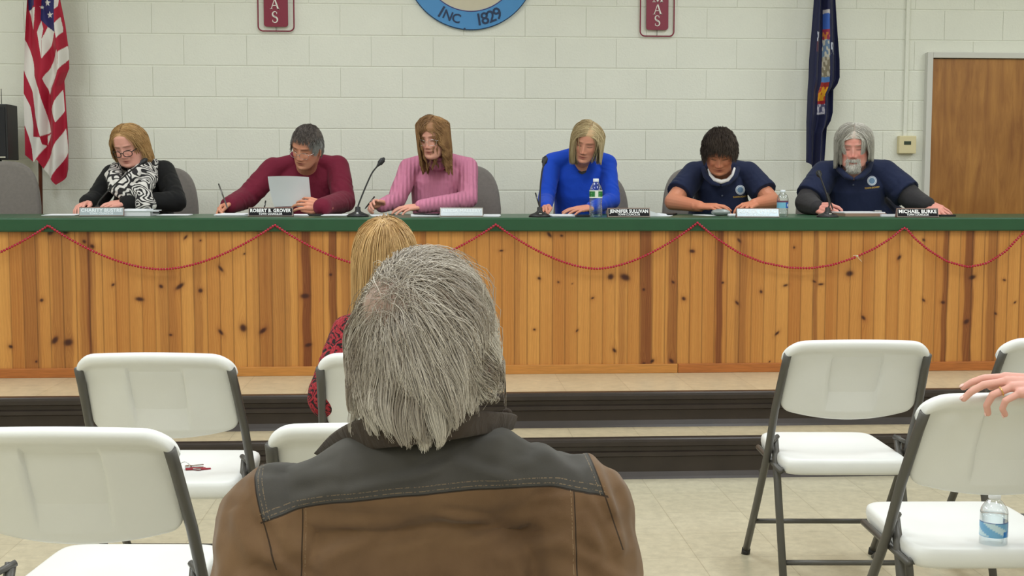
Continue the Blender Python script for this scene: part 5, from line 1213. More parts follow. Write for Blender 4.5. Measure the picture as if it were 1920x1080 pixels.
    b2 = N(nt, 'ShaderNodeBump', Strength=.25, Distance=.0006); L.new(n3.outputs['Fac'], b2.inputs['Height']); L.new(b1.outputs['Normal'], b2.inputs['Normal'])
    b3 = N(nt, 'ShaderNodeBump', Strength=.8, Distance=.002); b3.invert = True; L.new(dark, b3.inputs['Height']); L.new(b2.outputs['Normal'], b3.inputs['Normal']); L.new(b3.outputs['Normal'], b.inputs['Normal'])
    return m
mh = W_(795, 900, 1.66)
MAN_CR = []
for x0, y0, x1, y1, w_, am in [(640, 935, 850, 872, .007, .0050), (850, 872, 985, 925, .007, .0045), (720, 915, 830, 886, .005, .003), (880, 850, 1010, 835, .007, .003), (900, 905, 1060, 880, .008, .0035), (1010, 870, 1110, 930, .008, .0045), (520, 930, 640, 900, .009, .0035), (530, 975, 640, 930, .008, .003),
    (560, 1010, 760, 1000, .010, .0045), (700, 1060, 850, 1015, .010, .005), (815, 975, 930, 1003, .006, .0045), (860, 1045, 1060, 985, .012, .0055), (930, 1075, 1090, 1030, .010, .005), (590, 1075, 700, 1030, .010, .0045), (1000, 965, 1095, 955, .006, .003),
    (445, 930, 480, 1010, .010, .005), (420, 985, 470, 1075, .012, .006), (470, 1010, 500, 1080, .008, .005), (1130, 900, 1165, 1000, .010, .006), (1105, 980, 1140, 1075, .009, .006), (1150, 960, 1185, 1070, .010, .005), (1110, 950, 1160, 1040, .007, .005)]:
    a_, b_ = W_(x0, y0, 1.52), W_(x1, y1, 1.52); MAN_CR.append(((a_[0], a_[2]), (b_[0], b_[2]), w_, am))
sp = dict(label='grey-haired man seen from behind in a brown work jacket with a charcoal yoke', sl=W_(528, 988, 1.66), sr=W_(1070, 968, 1.66), hip=np.array([mh[0], mh[1] + .02, .56]), hc=hc, R=R, skin=srgb(216, 160, 146), floor=0.0,
          head=dict(s=1.02, w=1.0, ruddy=.6, brow=srgb(170, 150, 136), scalp=srgb(160, 134, 120), hl=[(0, .070), (.03, .068), (.05, .055), (.066, .03), (.08, -.02)]), neck=.054,
          el=W_(492, 1225, 1.60), er=W_(1108, 1225, 1.60), wl=W_(640, 1240, 1.94), wr=W_(950, 1240, 1.94), waist=.225, hipw=.22, belly=.165, chest=.15, shr=.072, ny=-.018, topd=.105, slv=(.086, .08, .055), slend=.96, lap=np.array([0, 1.0, 0]),
          hl=dict(d=(.5, .8, -.1), nrm=(0, 0, 1), side=1, curl=(.4, .4, .45, .5)), hr=dict(d=(-.5, .8, -.1), nrm=(0, 0, 1), side=-1, curl=(.4, .4, .45, .5)), vox=.0035, gvox=.004, gmat=jacket_mat(), gname='jacket', fold=.0025, creases=MAN_CR,
          extra=[lambda mb: mb.tube([W_(590, 938, 1.645), W_(690, 906, 1.615), W_(795, 890, 1.60), W_(905, 892, 1.615), W_(1010, 916, 1.645)], [.055, .068, .074, .068, .055], 20, round_ends=True)])
root, put, _ = person(sp); MAN = sp
mb = MB()
top = [(598, 850, 1.74), (628, 815, 1.66), (665, 788, 1.58), (720, 776, 1.52), (790, 774, 1.50), (860, 770, 1.52), (905, 770, 1.58), (945, 773, 1.66), (958, 778, 1.70)]
bot = [(614, 860, 1.74), (648, 850, 1.66), (690, 842, 1.58), (740, 836, 1.53), (795, 830, 1.52), (860, 820, 1.53), (905, 812, 1.58), (940, 808, 1.66), (952, 806, 1.70)]
def strip(top, bot, th):
    A = np.array([W_(*p) for p in top]); B = np.array([W_(*p) for p in bot]); u = np.linspace(0, len(A) - 1, 41)
    ip = lambda P: np.stack([np.interp(u, range(len(P)), P[:, i]) for i in range(3)], 1)
    A, B = ip(A), ip(B)
    for P in (A, B):
        for _ in range(4): P[1:-1] = (P[:-2] + 2 * P[1:-1] + P[2:]) / 4
    c = (A + B).mean(0) / 2; rows = []
    out = A - (A.mean(0) + np.array([0, .08, 0])); out[:, 2] = 0; out /= np.linalg.norm(out, axis=1, keepdims=True)
    for (f, o_) in ((0, 0), (0, th), (.12, th * 1.4), (.9, th * 1.3), (1, th), (1, 0), (.9, -.002), (.1, -.002), (0, 0)): rows.append(A + (B - A) * f + out * o_)
    return np.array(rows)
mb.grid(strip(top, bot, .007)); CORD = fabric('dark_corduroy', srgb(62, 52, 44), bump=.3, scale=30)
put(mb.obj('collar', CORD, root))
e0, e1 = W_(951, 776, 1.69), W_(946, 806, 1.69)
put(MB().tube([e0, e1], .0075, 10, round_ends=True).tube([W_(930, 783, 1.665), W_(948, 780, 1.668)], .005, 8, round_ends=True).obj('collar_tab', CORD, root)); put(MB().ell(W_(939, 786, 1.648), (.005, .004, .005)).obj('snap', M['blackm'], root))
whorl = np.array([.036, .070, .074])
def combm(q, g):
    d = q - whorl; r = np.linalg.norm(d, axis=1, keepdims=True); d = d / (r + 1e-6); sw = np.cross(d, np.array([.3, .6, .6])); d = d + sw * .45 * np.exp(-(r / .05) ** 2)
    fr = (q[:, 1:2] < .02) & (q[:, 2:3] > .05); d = np.where(fr, d * .4 + np.array([-.25, -.9, -.2]), d); rnd_ = g.normal(size=d.shape); return np.where(g.random((len(q), 1)) < .45 * np.exp(-(r / .045) ** 2), rnd_, d)
def rootm(p, g):
    r = np.linalg.norm(p - whorl, axis=1); keep = g.random(len(p)) < np.clip(.5 + r / .04, 0, 1); r2 = np.linalg.norm(p - np.array([-.045, .062, .072]), axis=1); keep &= g.random(len(p)) < np.clip(.6 + r2 / .03, 0, 1)
    nape = (p[:, 1] > .02) & (p[:, 2] > -.085); return keep & ((p[:, 2] > -.03) | nape)
def rep(p, d):
    lo = np.clip((-p[:, 2] - .045) / .04, 0, 1); d[:, 0] -= p[:, 0] * 1.3 * lo; d[:, 1] += -.10 * lo * (p[:, 1] > .03)
    fl = np.clip((-p[:, 0] - .068) / .015, 0, 1) * np.clip((.02 - p[:, 2]) / .03, 0, 1) * (p[:, 2] > -.075); d[:, 0] -= .55 * fl
    fl2 = np.clip((p[:, 0] - .075) / .015, 0, 1) * np.clip((-.03 - p[:, 2]) / .03, 0, 1) * (p[:, 2] > -.1); d[:, 0] += .07 * fl2; return p, d
def cutm(W, P, g):
    n = len(W); x = W[..., 0]; u = (x - hc[0]) / .1
    zc = np.where(u < .45, W_(760, 826, 1.55)[2] , W_(760, 826, 1.55)[2] + .03) - .0 * u
    clm = g.random(24)[np.clip(((u[:, -1] + 1.2) * 10).astype(int), 0, 23)][:, None]
    rz = P[:, 0, 2]; lay = (np.clip((rz + .02) / .09, 0, 1) * .10)[:, None] * hsh(P, 90) ** 1.3
    return W[..., 2] < zc + .020 * (clm - .5) + .03 * (hsh(P, 60, .3) - .5) + lay + .008 * g.normal(size=(n, 1)) + np.where((x > hc[0] + .070) & (hsh(P, 50, .7) < .65), .075, 0) + np.where((x < hc[0] - .074) & (hsh(P, 50, .2) < .5), .045, 0)
Nh = 22000
S_, q, cid, g = grow(sp['head'], hc, R, Nh, 21, combm, cutm, off=(.001, .018), lift0=.06, lramp=8.0, steps=64, ds=.006, grav=.085, clumps=380, clump=.72, curl=.085, face=0, roots=rootm, jitter=.34, repel=rep, K=16)
g = np.random.default_rng(9); t_ = .65 * g.random(cid.max() + 1)[cid] + .35 * g.random(Nh)
Cd, Cl = np.array(srgb(128, 112, 96)), np.array(srgb(240, 233, 220)); mdl = np.exp(-((q[:, 2] + .0) / .06) ** 2) * (q[:, 1] > .03); mdl = .8 * mdl
k = np.linspace(0, 1, 16)[None, :]; tt_ = np.clip(t_[:, None] * (1 - mdl[:, None] * (1 - k)) + .12 * k, 0, 1)[..., None]; cols = Cd * (1 - tt_) + Cl * tt_
put(strands_mesh(S_, .00042, .00024, cols, root, 'hair', HAIRMAT))

# ---- blonde woman in front of him
hc = W_(722, 484, 3.72); R = head_rot(180 - 3, 4, 0); m_ = W_(742, 620, 3.75)
sp = dict(label='blonde woman from behind in a red and black jacket, before the grey-haired man', sl=W_(660, 628, 3.74), sr=W_(790, 628, 3.74), hip=np.array([m_[0], m_[1], .56]), hc=hc, R=R, skin=srgb(222, 170, 150), floor=0.0,
          head=dict(s=.98, scalp=srgb(186, 150, 104), hl=[(0, .070), (.03, .068), (.05, .055), (.066, .03), (.08, -.02)]), neck=.05,
          el=W_(616, 745, 3.68), er=W_(838, 745, 3.7), wl=W_(668, 770, 4.0), wr=W_(800, 770, 4.0), waist=.18, hipw=.2, belly=.14, chest=.13, slv=(.066, .064, .05), lap=np.array([0, 1.0, 0]),
          hl=dict(d=(.5, .8, -.1), nrm=(0, 0, 1), side=1, curl=.5), hr=dict(d=(-.5, .8, -.1), nrm=(0, 0, 1), side=-1, curl=.5), vox=.004, gmat=None, gname='jacket')
def tapestry():
    m, nt, b = nodes('red_black_tapestry'); L = nt.links; tc = N(nt, 'ShaderNodeTexCoord'); n1 = N(nt, 'ShaderNodeTexNoise', Scale=34.0, Detail=3.0, Distortion=2.5); L.new(tc.outputs['Object'], n1.inputs['Vector'])
    cr = N(nt, 'ShaderNodeValToRGB'); cr.color_ramp.interpolation = 'CONSTANT'; e = cr.color_ramp.elements; e[0].color = (*srgb(26, 20, 22), 1); e[1].position = .48; e[1].color = (*srgb(150, 30, 44), 1); a = e.new(.56); a.color = (*srgb(176, 62, 66), 1); a = e.new(.60); a.color = (*srgb(140, 24, 36), 1)
    L.new(n1.outputs['Fac'], cr.inputs['Fac']); L.new(cr.outputs['Color'], b.inputs['Base Color']); b.inputs['Roughness'].default_value = .9
    bp = N(nt, 'ShaderNodeBump', Strength=.5, Distance=.006); L.new(n1.outputs['Fac'], bp.inputs['Height']); L.new(bp.outputs['Normal'], b.inputs['Normal']); return m
sp['gmat'] = tapestry(); root, put, _ = person(sp)
S_, q, cid, g = grow(sp['head'], hc, R, 5200, 31, lambda q, g: (q - np.array([0, .03, .112])) * 20, cutz(.90), off=(.002, .022), steps=76, grav=.085, clumps=120, clump=.3, curl=.0, face=0, jitter=.15, roots=lambda p, g: p[:, 2] > -.04, K=14, lift0=.03)
put(strands_mesh(S_, .0013, .0007, tone(cid, g, srgb(150, 112, 66), srgb(232, 196, 138), 5200, .5), root, 'hair', HAIRMAT))

# ---- standing man out of frame whose left hand rests on the chair back
wr = W_(1968, 724, 2.765); hd = dict(d=(-1, .0, .03), nrm=(-.05, -.40, .92), side=1, curl=(.34, .44, .85, .95), spread=.10, s=1.02, thumb=(.6, .5))
sx = wr + np.array([.30, -.06, .50]); hipp = np.array([wr[0] + .46, wr[1] - .05, .93])
sp = dict(label='standing person at the right edge, left hand with gold ring on a chair back', sl=sx, sr=sx + np.array([.38, .0, .0]), hip=hipp, hc=sx + np.array([.19, .03, .24]), R=head_rot(180, 5, 0), skin=srgb(226, 172, 156), floor=0.0,
          head=dict(s=1.0, scalp=srgb(80, 60, 50)), el=wr + np.array([.21, -.10, .22]), er=sx + np.array([.42, -.02, -.30]), wl=wr, wr=sx + np.array([.40, .06, -.56]), hl=hd, hr=dict(d=(0, .1, -1), nrm=(1, 0, 0), side=-1, curl=.4), skinr=(.048, .042, .027),
          lap=np.array([0, 0, -1.0]), foot=np.array([0, 1.0, 0]), vox=.0022, gmat=fabric('grey_shirt', srgb(70, 78, 92)), gname='shirt', slv=(.064, .056, .044), slend=.80, handskin=srgb(222, 164, 152))
root, put, tz = person(sp)
d = unit(hd['d']); nrm = unit(np.array(hd['nrm']) - d * np.dot(hd['nrm'], d)); lat = unit(np.cross(d, nrm)); s = hd['s']
def seg(i):
    kn = wr + d * (.088, .092, .087, .078)[i] * s + lat * (1.5 - i) * .0205 * s + nrm * (.004 * s * (1 - abs(i - 1.3) * .5)); dd = unit(d + lat * (1.5 - i) * hd['spread']); a = hd['curl'][i] * .55; return kn, dd * math.cos(a) - nrm * math.sin(a), dd
kn, v_, dd = seg(2); c = kn + v_ * .026; A = unit(np.cross(v_, lat)); B = np.cross(v_, A)
put(MB().tube([c + (A * math.cos(a) + B * math.sin(a)) * .0102 for a in np.linspace(0, 2 * math.pi, 25)], .0016, 8, caps=False).obj('wedding_ring', M['gold'], root))
L_ = ((.044, .026, .021), (.049, .030, .022), (.045, .028, .022), (.035, .021, .019)); nail = mat('fingernail', srgb(236, 196, 186), .3)
for i in range(4):
    kn, v_, dd = seg(i); p = kn.copy(); ang = 0
    for j in range(3):
        ang += hd['curl'][i] * (.55, 1.0, .75)[j]; vv = dd * math.cos(ang) - nrm * math.sin(ang); nn = dd * math.sin(ang) + nrm * math.cos(ang); p0 = p; p = p + vv * L_[i][j] * s
    c = p + vv * .0005 + nn * .0066; l2 = np.cross(vv, nn); Rm = np.stack([vv, l2, nn], 1); put(MB().ell(c, (.0062, .0048, .0016), Rm).obj('fingernail', nail, root))
# ================================================================ things on the counter
def TP(px, D): p = PD(px, 402, D); return np.array([p[0], p[1], TT])
def rotz(px): return -math.radians(al(px)) * 0
def flat(name, x0, x1, D0, D1, h, m_, label, cat, rot=0.0, z=0.0, n=1, group=None):
    a, b = TP(x0, D0), TP(x1, D0); c = TP((x0 + x1) / 2, (D0 + D1) / 2); w_ = b[0] - a[0]; d = D1 - D0
    o = MB(); g_ = random.Random(int(x0))
    for k in range(n):
        j = 0 if n == 1 else g_.uniform(-.003, .003); o.box((-w_ / 2 + j, -d / 2 + j, h * k / n), (w_ / 2 + j, d / 2 + j, h * (k + 1) / n - .0001))
    q = o.obj(name, m_, smooth=False); q.location = (c[0], c[1], TT + z + .0006); q.rotation_euler = (0, 0, rot); return tag(q, label, cat, group)
P_ = M['paper']
flat('paper_stack', 88, 148, 6.60, 6.86, .004, P_, 'loose white papers left of the leftmost nameplate', 'papers', .1, n=3)
flat('paper_stack', 170, 236, 6.74, 6.96, .012, P_, 'white papers under the hands of the woman with the scarf', 'papers', -.1, n=4)
q = flat('binder', 236, 290, 6.56, 6.80, .024, M['paper'], 'thick white binder right of the leftmost nameplate', 'binder', .03); MB().box((-.10, -.125, .024), (.09, .12, .028)).obj('cover', mat('binder_cover', srgb(226, 232, 234), .3), q, False)
MB().box((-.085, -.1, .028), (.05, .1, .034)).obj('loose_sheets', P_, q, False)
flat('paper_stack', 300, 356, 6.62, 6.84, .004, P_, 'white papers lying right of the white binder', 'papers', .05, n=2)
flat('paper_stack', 409, 466, 6.55, 6.84, .010, P_, 'pad of white papers under the pen hand of the man in burgundy', 'papers', .02, n=4)
flat('paper_stack', 548, 582, 6.56, 6.80, .006, P_, 'white papers below the raised sheet of the man in burgundy', 'papers', -.05, n=3)
flat('mobile_phone', 577, 604, 6.62, 6.74, .009, M['black'], 'dark phone lying right of the nameplate of the man in burgundy', 'phone', .1)
flat('paper_stack', 606, 652, 6.60, 6.85, .005, P_, 'white papers between the man in burgundy and a microphone', 'papers', .0, n=3)
flat('paper_stack', 694, 728, 6.55, 6.80, .004, P_, 'white papers right of the microphone near the woman in pink', 'papers', .1, n=2)
flat('paper_stack', 770, 824, 6.52, 6.78, .006, P_, 'white papers left of the nameplate of the woman in pink', 'papers', .03, n=3)
flat('paper_stack', 906, 938, 6.52, 6.78, .006, P_, 'white papers right of the nameplate of the woman in pink', 'papers', -.05, n=3)
flat('paper_stack', 1030, 1078, 6.52, 6.80, .007, P_, 'white papers in front of the woman in blue', 'papers', .0, n=3)
flat('mobile_phone', 1076, 1104, 6.50, 6.60, .008, M['black'], 'dark phone between the papers and the green-labelled bottle', 'phone', .15)
# open white booklet, curved pages
def booklet():
    n = 20; u = np.linspace(-1, 1, n); c = TP(1196, 6.72); rows = []
    for v in (-.11, .11):
        z = .012 + .024 * np.exp(-(u * 1.6) ** 2) * 1.0 + .006 * np.cos(u * 5); rows.append(np.stack([u * .15, np.full(n, v) + .02 * u, z * np.where(np.abs(u) < .99, 1, .2)], 1))
    A = np.array(rows); B = A.copy(); B[..., 2] = .001; mb = MB().grid(A); k = len(mb.v); mb.grid(B)
    for j in range(n - 1):
        for r_ in (0, 1): mb.f.append((r_ * n + j, r_ * n + j + 1, k + r_ * n + j + 1, k + r_ * n + j))
    for j in (0, n - 1): mb.f.append((j, n + j, k + n + j, k + j))
    o = mb.obj('open_booklet', P_, smooth=False); o.location = c; tag(o, 'open white booklet bulging behind the nameplate of the woman in blue', 'booklet')
booklet()
flat('folder', 1222, 1266, 6.78, 7.0, .010, M['black'], 'black folder right of the open white booklet', 'folder', -.3)
flat('paper_stack', 1228, 1260, 6.62, 6.74, .004, P_, 'white sheet lying in front of the black folder', 'papers', -.3, n=2)
# tablet on papers by the long-haired man
q = flat('clipboard', 1568, 1648, 6.68, 6.92, .016, mat('clipboard_brown', srgb(156, 128, 110), .5), 'clipboard with white papers in front of the long-haired man', 'clipboard', .04)
MB().box((-.115, -.11, .016), (.11, .11, .022)).obj('papers', P_, q, False); MB().box((.06, -.09, .022), (.10, -.06, .030), .003).obj('clip', M['chrome'], q, False)
q = flat('marker_pen', 1651, 1680, 6.66, 6.68, .012, mat('marker_white', srgb(226, 226, 232), .4), 'white marker pen lying right of the clipboard', 'pen', .0); 
q = flat('remote_control', 1761, 1790, 6.66, 6.70, .010, M['black'], 'slim black remote control at the right of the last nameplate', 'remote control', .0)
flat('paper_stack', 1310, 1338, 6.72, 6.9, .003, P_, 'white sheet under the hand of the man with the undershirt', 'papers', .2)
# pair of folded reading glasses, silver, by the man in the navy polo
g0, g1 = TP(1341, 6.74), TP(1362, 6.70); mb = MB()
c = (g0 + g1) / 2
r = empty('spectacle_case', tuple(c), -.35, 'silver-grey spectacle case under the hand of the dark-haired man', 'case'); 
MB().ell((0, 0, .02), (.052, .024, .019)).obj('shell', mat('silver_case', srgb(150, 156, 154), .35, metal=.3), r)
r = empty('white_cable_plug', tuple(TP(1372, 6.66)), .2, 'small white object lying left of the nameplate of the dark-haired man', 'gadget'); MB().box((-.02, -.012, 0), (.022, .012, .014), .004).obj('plug', P_, r); MB().box((.022, -.004, .004), (.03, .004, .01)).obj('tip', M['chrome'], r)

def nameplate(x0, x1, D, line1, line2, plate, txt, label, rot=0.0, holder=None, py=403):
    a, b = TP(x0, D), TP(x1, D); c = (a + b) / 2; w_ = b[0] - a[0]; hw = w_ / 2
    r = empty('nameplate', tuple(c), rot, label, 'nameplate', 'councillor nameplates'); t_ = math.radians(12); holder = holder or M['wood_brown']
    # wedge-shaped wooden block
    P = [(-.006, 0), (.040, 0), (.018, .046), (.012, .048)]; mb = MB(); V = [(x, y, z) for x in (-hw, hw) for y, z in P]; mb.add(V, [(0, 1, 2, 3)[::-1], (4, 5, 6, 7), (0, 4, 5, 1)[::-1], (1, 5, 6, 2)[::-1], (2, 6, 7, 3)[::-1], (3, 7, 4, 0)[::-1]]); mb.obj('holder', holder, r, False)
    sl_ = math.atan2(.018, .048); Mx = Matrix.Translation((0, -.0065, .001)) @ Matrix.Rotation(-sl_, 4, 'X')
    MB().box((-hw + .001, -.0022, .001), (hw - .001, 0, .047), .0006, Mx).obj('frame_rim', mat('dull_frame', srgb(150, 140, 130), .5, metal=.5), r, False)
    MB().box((-hw + .004, -.0032, .004), (hw - .004, -.001, .044), .0004, Mx).obj('plate', plate, r, False)
    for s_, sz, z in ((line1, .0215, .030), (line2, .0135, .0125)):
        me = text_mesh(s_, sz * 1.18, .0003, bold=.0008 if sz > .015 else .0003, space=1.06); v = verts(me); L = v[:, 0].max() - v[:, 0].min(); mxw = (w_ - .02) if sz > .015 else (w_ - .02) * .58
        k = mxw / L if sz < .015 or L > mxw * .99 or True else 1; v[:, 0] = (v[:, 0] - (v[:, 0].max() + v[:, 0].min()) / 2) * k; set_verts(me, v)
        xf(me, Mx @ Matrix.Translation((0, -.0036, z)) @ Matrix.Rotation(math.pi / 2, 4, 'X')); link('lettering', me, r, txt, False)
    return r
M['silver'] = mat('glare_grey_plate', srgb(168, 180, 186), .3, metal=.35); BK = mat('black_engraving_plate', srgb(22, 20, 24), .6, spec=.2); TW = mat('engraved_white', srgb(240, 240, 240), .5); TS = mat('engraved_pale', srgb(226, 232, 236), .5)  # ceiling-light glare is painted into the silver plate's pale grey base colour
nameplate(150, 231, 6.52, 'CHARITY BUSTRE', 'TOWN COUNCILOR', M['silver'], TS, 'glare-coloured nameplate in front of the woman with the scarf', .12)
nameplate(466, 549, 6.50, 'ROBERT B. GROVER', 'TOWN COUNCILOR', BK, TW, 'black nameplate in front of the man in burgundy', .0)
nameplate(825, 906, 6.50, 'ALICIA MALLERY', 'TOWN SUPERVISOR', mat('glare_white_plate', srgb(206, 214, 220), .3, metal=.2), TS, 'pale glare-coloured nameplate in front of the woman in pink', .0, holder=M['chrome'])  # stronger glare on this plate, put into its near-white base colour
nameplate(1139, 1219, 6.46, 'JENNIFER SULLIVAN', 'TOWN COUNCILOR', BK, TW, 'black nameplate in front of the woman in blue', -.03)
nameplate(1381, 1461, 6.45, 'ROGER WARD', 'TOWN COUNCILOR', M['silver'], TS, 'glare-coloured nameplate in front of the dark-haired man in navy', -.10)
nameplate(1682, 1759, 6.48, 'MICHAEL BURKE', 'TOWN COUNCILOR', BK, TW, 'black nameplate in front of the long-haired man', -.12)

def mic(bx, D, pts, label, head=True):
    b = TP(bx, D); r = empty('gooseneck_microphone', tuple(b), 0, label, 'microphone', 'gooseneck microphones on the counter'); inv = tuple(-c for c in b)
    MB().lathe([(0, 0), (.056, 0), (.057, .005), (.048, .014), (.028, .022), (.018, .027), (.014, .034), (.014, .048), (.010, .052), (0, .052)], 28).obj('base', M['black'], r)
    MB().box((-.007, -.045, .014), (.007, -.03, .022), .002).obj('switch', M['chrome'], r)
    P = [b + np.array([0, 0, .048])] + [PD(x, y, d) for x, y, d in pts]; P = np.array(P); u = np.linspace(0, len(P) - 1, 40); Q = np.stack([np.interp(u, range(len(P)), P[:, i]) for i in range(3)], 1)
    for _ in range(14): Q[1:-1] = (Q[:-2] + 2 * Q[1:-1] + Q[2:]) / 4
    o = MB().tube(list(Q), .0042, 8).obj('gooseneck', M['blackm'], r); o.location = inv
    d = unit(Q[-1] - Q[-3]); e = Q[-1]
    o = MB().tube([e, e + d * .012, e + d * .02, e + d * .045, e + d * .052], [.006, .009, .0145, .015, .009], 14, round_ends=True).obj('mic_head', M['black'], r); o.location = inv
mic(183, 6.72, [(184, 379, 6.74), (206, 354, 6.80), (240, 324, 6.86), (262, 308, 6.92)], 'microphone bending up across the scarf of the woman at left')
mic(671, 6.50, [(672, 384, 6.50), (683, 356, 6.55), (697, 324, 6.60), (708, 311, 6.62)], 'microphone between the man in burgundy and the woman in pink')
mic(1012, 6.48, [(1012, 384, 6.48), (1013, 350, 6.52), (1016, 322, 6.56), (1019, 310, 6.58)], 'microphone standing left of the woman in blue')
mic(1552, 6.50, [(1556, 385, 6.50), (1551, 366, 6.53), (1542, 342, 6.62), (1538, 332, 6.66)], 'microphone in front of the long-haired man')
def pen(p, q, label, m_=None):
    a, b = PD(*p), PD(*q); d = b - a; r = empty('pen', tuple(a), 0, label, 'pen'); L = np.linalg.norm(d); d = d / L
    MB().tube([d * 0, d * .008, d * .02, d * L], [.0008, .003, .0042, .0042], 10).obj('barrel', m_ or M['blackm'], r); MB().tube([d * (L * .6) + np.array([0, -.0052, 0]), d * (L * .95) + np.array([0, -.0052, 0])], .001, 6).obj('pocket_clip', M['chrome'], r)
pen((427, 391, 6.86), (410, 345, 6.98), 'grey pen upright in the hand of the man in burgundy', M['tube'])
pen((1013, 392, 6.90), (1004, 362, 6.98), 'pen held by the woman in blue')
pen((684, 392, 6.88), (702, 369, 6.95), 'pen held by the woman in pink')
pen((1562, 394, 6.80), (1552, 362, 6.92), 'pen held by the long-haired man')
pen((774, 401, 6.70), (822, 402, 6.52), 'black pen lying left of the nameplate of the woman in pink', M['black'])
pen((286, 399, 6.60), (299, 399, 6.52), 'black pen at the right corner of the white binder', M['black'])
pen((494, 398, 6.66), (498, 377, 6.72), 'dark pen standing behind the nameplate of the man in burgundy')

def bottle(loc, H, R_, label, band, bz, cap=(225, 232, 240), grp=None, ribs=True, level=.55):
    r = empty('water_bottle', tuple(loc), 0, label, 'bottle'); s = R_
    z = lambda k: H * k
    pr = [(0, .004), (s * .55, .001), (s * .9, z(.012)), (s, z(.04))]
    for k in np.linspace(.06, .62, 44):
        rr_ = s * (1 - (.045 * (.5 - .5 * math.cos(k * 130)) if ribs and not (bz[0] - .02 < k < bz[1] + .02) else 0) - .05 * math.exp(-((k - .34) / .05) ** 2) * ribs); pr.append((rr_, z(k)))
    for k in np.linspace(.64, .9, 14):
        t_ = (k - .64) / .26; pr.append((s * (.40 + .60 * math.cos(t_ * math.pi / 2) ** .9), z(k)))
    pr += [(s * .38, z(.915)), (s * .38, z(.93))]
    inner = [(max(0, a - .0007), b + .0003) for a, b in pr]
    MB().lathe(pr, 40).obj('shell', M['pet'], r)
    MB().lathe([(0, z(.918)), (s * .44, z(.918)), (s * .45, z(.925)), (s * .45, z(.99)), (s * .42, z(1.0)), (0, z(1.0))], 24).obj('cap', mat('bottle_cap', srgb(*cap), .4), r)
    wat = [(a, b) for a, b in inner if b < z(level)]; wat = [(0, .005)] + [(a - .0006, b) for a, b in wat[1:]] + [(wat[-1][0] - .0006, z(level)), (0, z(level))]; MB().lathe(wat, 32).obj('water', M['water'], r)
    n = 64; th = np.linspace(-np.pi / 2 - 2.0, -np.pi / 2 + 2.0, n); K = 12; P = np.array([[(s * 1.008 * math.cos(a), s * 1.008 * math.sin(a), z(k)) for a in th] for k in np.linspace(bz[0], bz[1], K)])
    mb = MB().grid(P); me = mb.mesh('wrap'); C = np.array([band(a, (k - bz[0]) / (bz[1] - bz[0])) for k in np.linspace(bz[0], bz[1], K) for a in th]); set_col(me, C); link('wrap_label', me, r, VC)
    return r
M['water'] = thin_clear('water', (.93, .97, .98), .12); VC = mat('printed_label', (1, 1, 1), .35, vcol=True)
def green_band(a, k):
    a = (a + math.pi / 2) % (2 * math.pi); u = math.sin(a)
    g_ = srgb(30, 112, 52); wcol = srgb(218, 226, 214)
    if k < .12 or k > .9: return wcol
    return wcol if abs(u) < .28 else (g_ if math.sin(a * 9) * .5 + math.sin(k * 19) * .5 > -.6 else srgb(90, 150, 90))
def blue_band(a, k):
    u = math.cos(a)
    if k > .93: return srgb(72, 80, 150)
    if k < .06: return srgb(110, 165, 205)
    if u > .72: return srgb(60, 70, 150)
    if .30 < u < .7 and k < .45: return srgb(20, 120, 200)
    return srgb(116, 174, 216) if math.sin(a * 3 + k * 6) > -.2 else srgb(196, 222, 232)
def blue_band2(a, k):
    u = math.cos(a)
    if k > .8: return srgb(110, 70, 90)
    if u > .3: return srgb(226, 232, 240) if .6 < u < .8 and .2 < k < .6 else srgb(24, 90, 176)
    return srgb(120, 186, 214)
bottle(TP(1117, 6.47), .198, .0335, 'tall clear water bottle with a green label in front of the woman in blue', green_band, (.50, .70), cap=(226, 232, 236), level=.60)
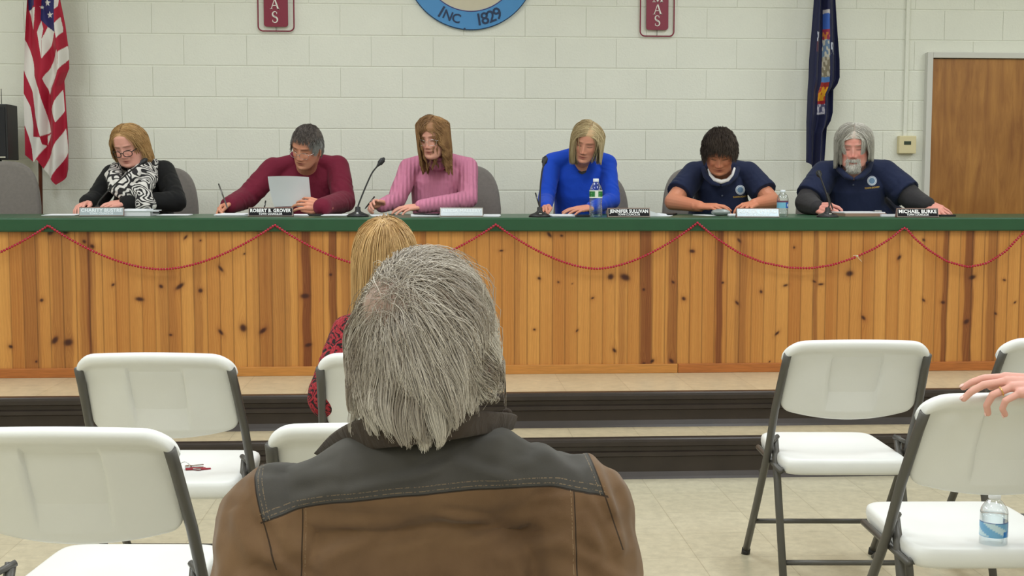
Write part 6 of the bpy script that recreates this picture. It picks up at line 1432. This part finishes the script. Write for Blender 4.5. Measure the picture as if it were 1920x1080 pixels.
bottle(TP(1467, 6.62), .140, .030, 'small clear water bottle with a blue label behind the glare-coloured nameplate at right', blue_band2, (.32, .60), ribs=True, level=.3)
bp = PZ(1862, 1022, .4395); bottle(bp + np.array([0, 0, -.0035]), .130, .0325, 'clear water bottle with a pale blue label standing on the white chair seat', blue_band, (.22, .50), ribs=False, level=.62, cap=(236, 238, 240))

# sheet held up by the man in burgundy
cs = [W_(502, 331, 6.84), W_(579, 332, 6.82), W_(584, 389, 6.90), W_(514, 388, 6.92)]; n = 16; V = np.zeros((n, n, 3))
for i in range(n):
    for j in range(n):
        u, v = j / (n - 1), i / (n - 1); V[i, j] = (cs[0] * (1 - u) + cs[1] * u) * (1 - v) + (cs[3] * (1 - u) + cs[2] * u) * v + np.array([-.006 * math.sin(v * math.pi) * (1 - u), -.022 * math.sin(u * math.pi) + .012 * math.sin(v * 3), .004 * math.sin(u * math.pi)])
mb = MB().grid(V); mb.grid(V + np.array([0, .0012, 0])); tag(mb.obj('paper_sheet', P_), 'white sheet held up by the man in burgundy', 'paper')
# keyring on the far left chair
kp = PZ(367, 880, .4365); r = empty('keyring', tuple(kp + np.array([0, 0, .001])), 0, 'keyring with silver keys and a red fob on the left chair seat', 'keys')
MB().tube([(-.035 + .016 * math.cos(a), .016 * math.sin(a) * .6, .008 + .012 * math.sin(a)) for a in np.linspace(0, 2 * math.pi, 25)], .0014, 6, caps=False).obj('split_ring', M['chrome'], r)
for k in range(3):
    a = -.5 + k * .45; Mx = Matrix.Rotation(a, 4, 'Z'); MB().lathe([(0, 0), (.011, 0), (.011, .0022), (0, .0022)], 16, c=(0, 0, .003 + k * .0028)).box((.008, -.0035, .003 + k * .0028), (.046, .0035, .005 + k * .0028)).obj('key', M['chrome'], r, False).matrix_local = Matrix.Translation((-.022, 0, 0)) @ Mx
MB().box((-.03, -.012, .0), (.03, -.002, .006), .002, Matrix.Rotation(.12, 4, 'Z')).box((-.0, -.02, .0), (.045, -.012, .005), .002, Matrix.Rotation(.2, 4, 'Z')).obj('red_fob', mat('red_leather', srgb(150, 34, 48), .5), r, False)
